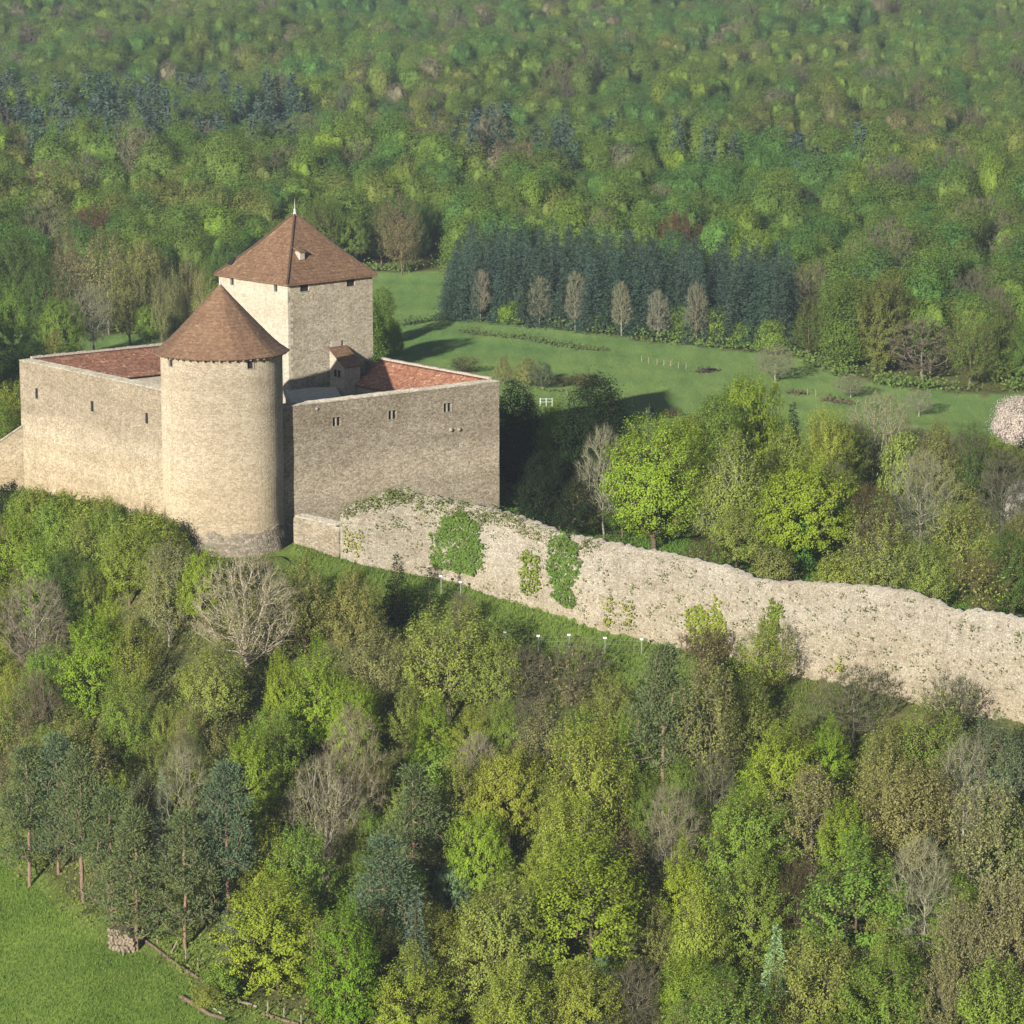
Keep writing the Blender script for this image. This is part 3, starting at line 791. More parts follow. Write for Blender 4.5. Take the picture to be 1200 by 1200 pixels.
# ------------------------------------------------------------------ trees: prototypes
def unit(v): return v/np.maximum(np.linalg.norm(v, axis=-1, keepdims=True), 1e-9)

def cards(rg, c, n, ln, wd, fold=None):
    """diamond leaves at centres c with normals n"""
    k = len(c); t = rg.normal(size=(k, 3)); t = unit(t-(t*n).sum(1, keepdims=True)*n); b = np.cross(n, t)
    l = (ln*rg.uniform(.6, 1.3, (k, 1)))/2; w = (wd*rg.uniform(.7, 1.25, (k, 1)))/2
    v = np.stack([c-t*l, c-b*w+t*l*.1, c+t*l, c+b*w+t*l*.1], 1)
    return v.reshape(-1, 3), np.arange(4*k).reshape(k, 4)

def cards_dir(rg, c, t, ln, wd):
    """slender leaves lying along t"""
    k = len(c); t = unit(t); b = unit(np.cross(t, rg.normal(size=(k, 3))))
    l = ln*rg.uniform(.6, 1.25, (k, 1)); w = wd/2*rg.uniform(.7, 1.25, (k, 1))
    v = np.stack([c, c+t*l*.45-b*w, c+t*l, c+t*l*.45+b*w], 1)
    return v.reshape(-1, 3), np.arange(4*k).reshape(k, 4)

def tubes(p0, p1, r0, r1, sides=4):
    k = len(p0); d = unit(p1-p0); ref = np.where(np.abs(d[:, 2:3]) < .9, np.array([[0, 0, 1.]]), np.array([[1., 0, 0]]))
    a = unit(np.cross(d, ref)); b = np.cross(d, a); ang = 2*np.pi*np.arange(sides)/sides
    ring = a[:, None]*np.cos(ang)[None, :, None]+b[:, None]*np.sin(ang)[None, :, None]
    v = np.concatenate([p0[:, None]+ring*r0[:, None, None], p1[:, None]+ring*r1[:, None, None]], 1)
    f = np.array([[i, (i+1) % sides, sides+(i+1) % sides, sides+i] for i in range(sides)])
    return v.reshape(-1, 3), (np.arange(k)[:, None, None]*2*sides+f[None]).reshape(-1, 4)

def twigs(rg, c, dirs, ln, w):
    k = len(c); d = unit(dirs); b = unit(np.cross(d, rg.normal(size=(k, 3)))); l = ln*rg.uniform(.5, 1.3, (k, 1))
    v = np.stack([c-b*w/2, c+b*w/2, c+d*l], 1)
    return v.reshape(-1, 3), np.arange(3*k).reshape(k, 3)

PROFILE = {
    'round': lambda t: np.sqrt(np.clip(1-(2*t-1)**2, 0, 1)),
    'ovoid': lambda t: np.sqrt(np.clip(1-(2*np.clip(t, 0, 1)**.75-1)**2, 0, 1)),
    'umbrella': lambda t: np.sqrt(np.clip(1-(1.55*t-.42)**2, 0, 1))*np.clip(t*5+.45, 0, 1),
    'fan': lambda t: np.clip(.18+1.15*t, 0, 1)*np.sqrt(np.clip(1-((t-.62)/.4)**2, 0, 1)*(t > .62)+(t <= .62)),
    'tall': lambda t: np.clip(1.25*np.sqrt(np.clip(1-(2*t-1)**2, 0, 1))**1.1, 0, 1)*(.75+.25*(1-t)),
    'cone': lambda t: np.clip((1-t)**.85, 0, 1)*np.clip(t*7+.3, 0, 1),
    'broadcone': lambda t: np.clip((1-t**1.6)**.8, 0, 1)*np.clip(t*6+.35, 0, 1),
}

def crown_pts(rg, n, H, W, z0, prof, surf=.4, lump=.22):
    f = PROFILE[prof]; ph = rg.uniform(0, 6.28, (6,)); out = []
    ld = unit(rg.normal(size=(9, 3))); la = rg.uniform(-lump, lump*1.1, 9)
    while len(out) < n:
        t = rg.uniform(0, 1, 4*n); keep = rg.uniform(0, 1, 4*n) < f(t); t = t[keep]
        a = rg.uniform(0, 6.283, len(t)); d = np.stack([np.cos(a), np.sin(a), 2*t-1], 1); d = unit(d)
        lf = 1+(np.clip(d@ld.T, 0, 1)**4*la).sum(1)
        r = f(t)*W/2*lf*rg.uniform(0, 1, len(t))**surf
        z = z0+(H-z0)*np.clip(t*(.94+.06*lf), 0, 1.04)
        out += list(np.stack([r*np.cos(a), r*np.sin(a), z], 1))
    return np.array(out[:n])

def grow(trunk, pts, bf=.5):
    """join the crown points to the trunk like a growing tree (shortest way, but short paths preferred)"""
    nodes = np.concatenate([trunk, pts]); nt_ = len(trunk); n = len(nodes)
    par = np.full(n, -1); par[1:nt_] = np.arange(nt_-1)
    pl = np.zeros(n); 
    for i in range(1, nt_): pl[i] = pl[i-1]+np.linalg.norm(nodes[i]-nodes[i-1])
    best = np.full(n, 1e9); bp = np.zeros(n, int); left = np.zeros(n, bool); left[nt_:] = True
    def relax(i):
        d = np.linalg.norm(nodes-nodes[i], axis=1)
        pen = np.clip(nodes[i, 2]-nodes[:, 2], 0, 9)*.7
        c = d+bf*(pl[i]+d)+pen; mk = left & (c < best); best[mk] = c[mk]; bp[mk] = i
    for i in range(nt_): relax(i)
    for _ in range(n-nt_):
        cand = np.where(left, best, 1e9); j = int(np.argmin(cand)); i = bp[j]; par[j] = i
        pl[j] = pl[i]+np.linalg.norm(nodes[j]-nodes[i]); left[j] = False; relax(j)
    tips = np.zeros(n); kids = np.zeros(n, int)
    for i in range(n):
        if par[i] >= 0: kids[par[i]] += 1
    order = np.argsort(-pl)
    for i in order:
        if kids[i] == 0: tips[i] += 1
        if par[i] >= 0: tips[par[i]] += tips[i]
    return nodes, par, tips, kids

def mk_trunk(rg, h, lean=.03, n=6, x=0., y=0.):
    z = np.linspace(0, h, n); w = np.cumsum(rg.normal(0, lean*h/n*1.3, (n, 2)), 0); w[0] = 0
    return np.concatenate([w+[x, y], z[:, None]], 1)

class Proto: pass

def wood_mesh(name, rg, nodes, par, tips, r_base, rtip, expo, tw_c=None, tw_d=None, tw_len=.8, tw_w=.03, flare=1.35):
    i = np.where(par >= 0)[0]; p = par[i]
    rad = rtip*np.maximum(tips, 1)**expo; rad *= 1; sc = r_base/rad.max(); rad = np.maximum(rad*sc, rtip)
    p0, p1 = nodes[p], nodes[i]
    r1 = rad[i]; r0 = np.minimum(rad[p], r1*1.35)
    # bend long edges a little
    mid = (p0+p1)/2+rg.normal(0, .05, p0.shape)*np.linalg.norm(p1-p0, axis=1, keepdims=True); rm = (r0+r1)/2
    v1, f1 = tubes(p0, mid, r0, rm); v2, f2 = tubes(mid, p1, rm, r1)
    V = [v1, v2]; Fq = [f1, f2+len(v1)]; o = len(v1)+len(v2); fl = [np.concatenate(Fq)]
    if tw_c is not None and len(tw_c):
        v3, f3 = twigs(rg, tw_c, tw_d, tw_len, tw_w); V.append(v3); fl.append(f3+o)
    mi = np.concatenate([np.full(len(a_), 0 if a_.shape[1] == 4 else 1) for a_ in fl])
    me = np_mesh(name, np.concatenate(V), fl, [M_BARK, M_TWIG], mi); return me

def make_tree(name, seed, H=10, W=8, z0=2., prof='round', npts=220, surf=.4, lump=.22, cl_r=(.8, .8, .5), leaves=30, card=(.34, .2), up=.5, outw=.7, jit=.7,
              tw=4, tw_len=.8, tw_w=.03, r_base=.25, bf=.45, trunk_h=None, leafmat=None, leaf_frac=1., expo=.46, stems=1, spread=.0, skin=.45, lean=.03, shoot=(0, 0)):
    rg = np.random.default_rng(seed); P = Proto(); P.H, P.W = H, W
    pts = crown_pts(rg, npts, H, W, z0, prof, surf, lump)
    th = trunk_h if trunk_h else z0+(H-z0)*.45
    if stems == 1: tr = mk_trunk(rg, th, lean)
    else:
        tr = np.array([[0, 0, 0.], [0, 0, .35]])
    if stems > 1:
        # several stems from one stool: sow upright node chains as preferred growth points
        ex = []
        for k in range(stems):
            a = 6.283*k/stems+rg.uniform(-.4, .4); s = spread*rg.uniform(.35, 1.1)
            for q in np.linspace(.12, .8, 8): ex.append([math.cos(a)*s*q**1.25*W/2, math.sin(a)*s*q**1.25*W/2, q*H*.95])
        pts = np.concatenate([np.array(ex), pts])
    nodes, par, tips, kids = grow(tr, pts, bf)
    c = nodes[len(tr):]; cen = np.array([0, 0, z0+(H-z0)*.35])
    k = kids[len(tr):]
    ow = unit(c-cen)
    tc_ = np.repeat(c, tw, 0); td = np.repeat(ow, tw, 0)*.8+rg.normal(0, .65, (len(tc_), 3))+np.array([0, 0, .45])
    P.wood = wood_mesh(name+'_wood', rg, nodes, par, tips, r_base, .012, expo, tc_, td, tw_len, tw_w)
    P.crown = None
    if leaves:
        rel = np.linalg.norm((c-cen)/np.array([W/2, W/2, (H-z0)*.62]), axis=1)
        lc = c[(rel > skin) & (rg.uniform(0, 1, len(c)) < leaf_frac)]
        n_ = rg.poisson(leaves, len(lc)); cc = np.repeat(lc, n_, 0)
        off = rg.normal(0, .5, cc.shape)*np.array(cl_r)
        if shoot[0]:
            sd_ = unit(unit(lc-cen)*.9+np.array([0, 0, shoot[1]])+rg.normal(0, .22, lc.shape)); s_ = rg.uniform(-.25, 1., (len(cc), 1)); off = off*(1.05-.6*np.clip(s_, 0, 1))+np.repeat(sd_, n_, 0)*s_*shoot[0]*rg.uniform(.7, 1.25, (len(cc), 1))
        pos = cc+off
        pos[:, 2] = np.maximum(pos[:, 2], .15)
        nn_ = unit(np.repeat(unit(lc-cen), n_, 0)*outw+np.array([0, 0, up])+rg.normal(0, jit, cc.shape)*.8+unit(off+1e-6)*.35)
        v, f = cards(rg, pos, nn_, *card)
        P.crown = np_mesh(name+'_crown', v, [f], [leafmat or M_LEAF])
    return P

def make_pine(name, seed, H=14, W=6, bare=.35, npad=150):
    rg = np.random.default_rng(seed); P = Proto(); P.H, P.W = H, W
    tr = mk_trunk(rg, H*.97, .02, 12); tips = []
    for i in range(npad):
        t = bare+(1-bare)*rg.uniform(0, 1)**.9; a = rg.uniform(0, 6.283)
        R = W/2*np.clip(1.25*(1-(t-bare)/(1-bare))**.6, .12, 1)*rg.uniform(.3, 1.05)
        tips.append([R*math.cos(a), R*math.sin(a), t*H*.97+.12*R])
    pts = np.array(tips); nodes, par, tp, kids = grow(tr, pts, .25)
    P.wood = wood_mesh(name+'_wood', rg, nodes, par, tp, H*.016, .015, .4, pts, pts*0+rg.normal(size=pts.shape), .5, .02)
    n_ = rg.poisson(80, len(pts)); cc = np.repeat(pts, n_, 0); off = rg.normal(0, .5, cc.shape)*np.array([.85, .85, .34])
    d = unit(off*np.array([1, 1, .6])+np.array([0, 0, .45])+rg.normal(0, .35, cc.shape)); v, f = cards_dir(rg, cc+off, d, .36, .1)
    P.crown = np_mesh(name+'_crown', v, [f], [M_NEEDLE]); return P

def make_spruce(name, seed, H=14, W=5.5, lev=52, per=13, low=.04, card=(.5, .15), droop=.35, dens=9):
    rg = np.random.default_rng(seed); P = Proto(); P.H, P.W = H, W
    tr = mk_trunk(rg, H*.98, .008, 10); C = []; D = []; B0 = []; B1 = []
    for i in range(lev):
        t = low+(1-low)*(i/lev); R = W/2*(1-t)**.82*rg.uniform(.82, 1.12)+.12
        for k in range(max(4, int(per*(1-t*.6)))):
            a = rg.uniform(0, 6.283); r1 = R*rg.uniform(.7, 1.08); m = max(3, int(dens*r1/2.2)); s = rg.uniform(.25, 1, m)
            dirv = np.array([math.cos(a), math.sin(a), 0]); z = t*H - droop*r1*s**1.4 + .15*r1*s
            p = dirv[None]*(r1*s)[:, None]; p[:, 2] = np.maximum(z, .1); C.append(p+rg.normal(0, .12, p.shape))
            D.append(np.tile(dirv, (m, 1))+np.array([0, 0, -.25])+rg.normal(0, .5, (m, 3)))
            if k % 3 == 0: B0.append([0, 0, t*H]); B1.append([r1*.8*dirv[0], r1*.8*dirv[1], t*H-droop*r1*.6])
    i = np.arange(len(tr)-1); hh = tr[:, 2]/H; rr = np.maximum(H*.014*(1-hh), .015)
    v1, f1 = tubes(tr[:-1], tr[1:], rr[:-1], rr[1:], 5); v2, f2 = tubes(np.array(B0), np.array(B1), np.full(len(B0), .03), np.full(len(B0), .012), 3)
    P.wood = np_mesh(name+'_wood', np.concatenate([v1, v2]), [f1, f2+len(v1)], [M_BARK])
    v, f = cards_dir(rg, np.concatenate(C), np.concatenate(D), *card); P.crown = np_mesh(name+'_crown', v, [f], [M_NEEDLE]); return P

PR = {}
PR['beech'] = [make_tree('beech', 100+i, 10, 8, z0=.9, prof=('ovoid', 'broadcone', 'round')[i], npts=330, surf=.33, lump=.3, cl_r=(.55, .55, .26), leaves=62, card=(.21, .13), up=.6, outw=.9, jit=.6, shoot=(1.25, .18),
                         tw=2, tw_len=.6, r_base=.2, trunk_h=6.5, skin=.4, bf=.4) for i in range(3)]
PR['oak'] = [make_tree('oak', 200+i, 10, 7.5, z0=2., prof=('ovoid', 'broadcone', 'tall', 'round')[i], npts=330, surf=.42, lump=.34, cl_r=(.5, .5, .45), leaves=42, card=(.195, .12), up=.4, outw=.9, jit=.65, shoot=(1.15, .85),
                       tw=4, tw_len=.75, tw_w=.026, r_base=.2, skin=.3, bf=.5) for i in range(4)]
PR['sparse'] = [make_tree('sparse', 300+i, 10, 7, z0=1.8, prof=('tall', 'broadcone', 'ovoid')[i], npts=330, surf=.45, lump=.3, cl_r=(.38, .38, .4), leaves=26, card=(.18, .11), up=.4, outw=.8, jit=.7, shoot=(1.4, 1.2),
                          tw=6, tw_len=.9, tw_w=.026, r_base=.17, skin=.2, bf=.55) for i in range(3)]
PR['bare'] = [make_tree('bare', 400+i, 10, 7, z0=2.2, prof=('round', 'tall', 'ovoid')[i], npts=420, surf=.5, lump=.3, leaves=0, tw=16, tw_len=.9, tw_w=.024, r_base=.17, bf=.6) for i in range(3)]
PR['coppice'] = [make_tree('coppice', 450+i, 10, 9.5, z0=1.3, prof='ovoid', npts=460, surf=.4, lump=.12, leaves=8, card=(.19, .11), tw=14, tw_len=1.0, tw_w=.022, r_base=.27, bf=1.5, stems=17, spread=.95, skin=.2) for i in range(2)]
PR['tasselled'] = [make_tree('tasselled', 500+i, 10, 7, z0=1.6, prof=('ovoid', 'tall')[i], npts=340, surf=.42, lump=.36, cl_r=(.32, .32, .4), leaves=28, card=(.2, .12), shoot=(1.1, 1.3), up=.25, outw=.5, jit=.9, tw=8, tw_len=.7, r_base=.18, skin=.25, bf=.5) for i in range(2)]
PR['bush'] = [make_tree('bush', 600+i, 4, 4.4, z0=.15, prof='umbrella', npts=150, surf=.4, lump=.35, cl_r=(.6, .6, .45), leaves=52, card=(.19, .12), up=.5, outw=.8, jit=.65, shoot=(.6, .8), tw=3, tw_len=.6, r_base=.08, trunk_h=.6, skin=.3) for i in range(2)]
PR['barebush'] = [make_tree('barebush', 650+i, 4, 4.6, z0=.3, prof='fan', npts=190, surf=.5, lump=.3, leaves=3, card=(.2, .12), tw=9, tw_len=.7, tw_w=.03, r_base=.09, bf=.7, stems=6, spread=.9, skin=.1) for i in range(2)]
PR['lime'] = [make_tree('lime', 700+i, 12, 9.6, z0=1.7, prof='round', npts=420, surf=.3, lump=.3, cl_r=(.8, .8, .6), leaves=66, card=(.2, .125), up=.35, outw=1.1, jit=.6, shoot=(.9, .5), tw=2, r_base=.3, skin=.5, trunk_h=6) for i in range(1)]
PR['maple'] = [make_tree('maple', 750+i, 10, 9.6, z0=2.6, prof='umbrella', npts=300, surf=.33, lump=.42, cl_r=(.62, .62, .42), leaves=80, card=(.205, .13), up=.5, outw=1., jit=.6, shoot=(.9, .5), tw=2, r_base=.3, skin=.45, trunk_h=4.5) for i in range(2)]
PR['dense'] = [make_tree('dense', 800+i, 11, 6, z0=1., prof='tall', npts=320, surf=.3, lump=.42, cl_r=(.75, .75, .6), leaves=70, card=(.21, .13), up=.4, outw=1., jit=.6, tw=2, r_base=.22, skin=.4) for i in range(2)]
PR['blossom'] = [make_tree('blossom', 850, 5.5, 5.4, z0=.9, prof='round', npts=260, surf=.36, lump=.25, cl_r=(.6, .6, .5), leaves=110, card=(.13, .1), up=.4, outw=.9, jit=.6, tw=3, r_base=.14, skin=.3, leafmat=M_BLOSSOM)]
PR['pine'] = [make_pine('pine', 900+i, 14, 6.4, (.2, .34, .14)[i]) for i in range(3)]
PR['spruce'] = [make_spruce('spruce', 930+i) for i in range(3)]
# far woodland: one mesh each, crown and stem together
def far_tree(name, seed, prof, W=6.6, H=11, n=7000, card=.26):
    rg = np.random.default_rng(seed); bmc = bmesh.new(); bmesh.ops.create_icosphere(bmc, subdivisions=2, radius=1); sv = np.array([v.co[:] for v in bmc.verts]); sf = np.array([[v.index for v in f_.verts] for f_ in bmc.faces]); bmc.free()
    pts = crown_pts(rg, 95, H, W*.94, 2.2, prof, .28, .42); cen = np.array([0, 0, 5.])
    nn_ = rg.poisson(n*.45/95, 95); cc = np.concatenate([np.repeat(pts, nn_, 0), crown_pts(np.random.default_rng(seed), int(n*.55), H, W*.96, 2.2, prof, .2, .42)]); off = rg.normal(0, .5, cc.shape)*np.array([1.2, 1.2, .9]); off[nn_.sum():] *= .35; pos = cc+off
    nrm = unit(unit(pos-cen)*1.2+unit(off)*.8+np.array([0, 0, .3])+rg.normal(0, .3, cc.shape)); v, f = cards(rg, pos, nrm, card, card*.66)
    cv = []
    zc_ = (H+2.2)/2+.2
    for k_, (s_, o_) in enumerate(((.55, (0, 0, -.3)), (.3, (1.4, .4, .5)), (.3, (-1.1, 1.0, .3)), (.3, (-.3, -1.4, .5)))):
        rr = np.array([W/2*s_, W/2*s_, (H-2.2)/2*s_*1.05]); cv.append(np.array([0, 0, zc_])+np.array(o_)+sv*rr*(1+.13*np.sin(sv@rg.normal(0, 4, (3, 1))+rg.uniform(0, 6))+.1*np.sin(sv@rg.normal(0, 7, (3, 1)))))
    cv = np.concatenate(cv); cf = (np.arange(4)[:, None, None]*len(sv)+sf[None]).reshape(-1, 3)
    v2, f2 = tubes(np.array([[0, 0, 0.], [0, 0, 3.]]), np.array([[0, 0, 3.], [.2, .1, 8.]]), np.array([.22, .18]), np.array([.18, .06]))
    return np_mesh(name, np.concatenate([v, v2, cv]), [np.concatenate([f, f2+len(v)]), cf+len(v)+len(v2)], [M_FAR, M_FARBARK], np.concatenate([np.zeros(len(f)), np.ones(len(f2)), np.zeros(len(cf))]))
FAR = [far_tree('woodland_tree', 1000+i, ('round', 'ovoid', 'umbrella', 'round', 'tall')[i]) for i in range(5)]
def far_bare(name, seed):
    P = make_tree(name, seed, 11, 7.2, z0=2.4, prof='round', npts=170, surf=.4, lump=.3, leaves=0, tw=14, tw_len=1.1, tw_w=.07, r_base=.2, bf=.5); return P.wood
FARBARE = [far_bare('woodland_bare', 1050+i) for i in range(2)]
def far_spruce(name, seed):
    P = make_spruce(name, seed, 13, 5.6, 34, 10, card=(.9, .34), dens=6); return P.crown
FARSP = [far_spruce('woodland_spruce', 1080+i) for i in range(2)]

TINT = {
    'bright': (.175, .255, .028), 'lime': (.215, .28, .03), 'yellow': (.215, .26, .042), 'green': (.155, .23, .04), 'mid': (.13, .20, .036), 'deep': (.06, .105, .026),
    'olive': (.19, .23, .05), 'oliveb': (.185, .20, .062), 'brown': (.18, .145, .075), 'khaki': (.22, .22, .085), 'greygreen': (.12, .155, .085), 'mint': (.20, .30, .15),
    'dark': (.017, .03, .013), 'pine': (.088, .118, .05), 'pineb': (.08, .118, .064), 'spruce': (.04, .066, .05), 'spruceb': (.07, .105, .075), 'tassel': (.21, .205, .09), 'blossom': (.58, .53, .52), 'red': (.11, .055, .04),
}
BARK = {'grey': (.13, .12, .092), 'pale': (.23, .215, .175), 'brown': (.085, .066, .046), 'pine': (.17, .12, .088), 'dark': (.04, .034, .028), 'olive': (.11, .095, .055)}
KINDNAME = {'beech': 'beech_tree', 'oak': 'oak_tree', 'sparse': 'budding_tree', 'bare': 'leafless_tree', 'coppice': 'leafless_tree', 'tasselled': 'aspen_tree', 'bush': 'shrub', 'barebush': 'leafless_shrub',
            'lime': 'lime_tree', 'maple': 'maple_tree', 'dense': 'evergreen_tree', 'blossom': 'blossoming_tree', 'pine': 'pine_tree', 'spruce': 'spruce_tree'}
BARK['fan'] = (.36, .335, .275)
DEFBARK = {'pine': 'pine', 'bare': 'grey', 'coppice': 'pale', 'spruce': 'brown', 'dense': 'dark', 'sparse': 'olive', 'barebush': 'brown', 'oak': 'olive', 'tasselled': 'grey'}
TREES = []    # (x, y, radius)
BOXES = []    # screen bookkeeping for the labels only
_cnt = {}

def jitter(c, a=.12):
    k = 1+rnd.uniform(-a, a); return tuple(max(.004, v*k*(1+rnd.uniform(-a, a)*.5)) for v in c)

def plant(x, y, H, W, kind, tint, label, group=None, bark=None, z=None, var=None, jit=.1, cat=None):
    ps = PR[kind]; i = _cnt.get(kind, 0); _cnt[kind] = i+1; P = ps[(i if var is None else var) % len(ps)]
    zz = gz(x, y) if z is None else z
    o = empty(KINDNAME[kind], (x, y, zz-.05), rnd.uniform(0, 6.283), (W/P.W, W/P.W, H/P.H))
    tag(o, label, cat or ('shrub' if 'bush' in kind else 'tree'), group)
    w = link('trunk' if 'bush' not in kind else 'stems', P.wood, o); w['tint'] = jitter(BARK[bark or DEFBARK.get(kind, 'brown')], .1)
    if P.crown:
        c = link('crown', P.crown, o); c['tint'] = jitter(TINT[tint] if isinstance(tint, str) else tint, jit)
    TREES.append((x, y, W/2))
    return o

def find_spot(px, ytop, H, y0=185., y1=640.):
    Y = np.arange(y0, y1, .25)
    # x of the ray column at each Y, corrected for depth by the tree-top height
    x = np.zeros_like(Y); z = np.zeros_like(Y)
    for _ in range(3):
        zc = Y*CP-(z-CZ)*SP; x = (px-600)/F*zc; z = g(x, Y)+H
    yp = 600-F*(Y*SP+(z-CZ)*CP)/(Y*CP-(z-CZ)*SP)
    i = int(np.argmax(yp <= ytop)); return float(x[i]), float(Y[i])

def T(px, ytop, H, W, kind, tint, label, bark=None, y0=185., group=None, var=None):
    x, y = find_spot(px, ytop, H, y0)
    o = plant(x, y, H, W, kind, tint, label, group, bark, var=var)
    a = proj(x, y, gz(x, y)); BOXES.append((px, ytop, a[1], W/2*F/(y+8)))
    return o
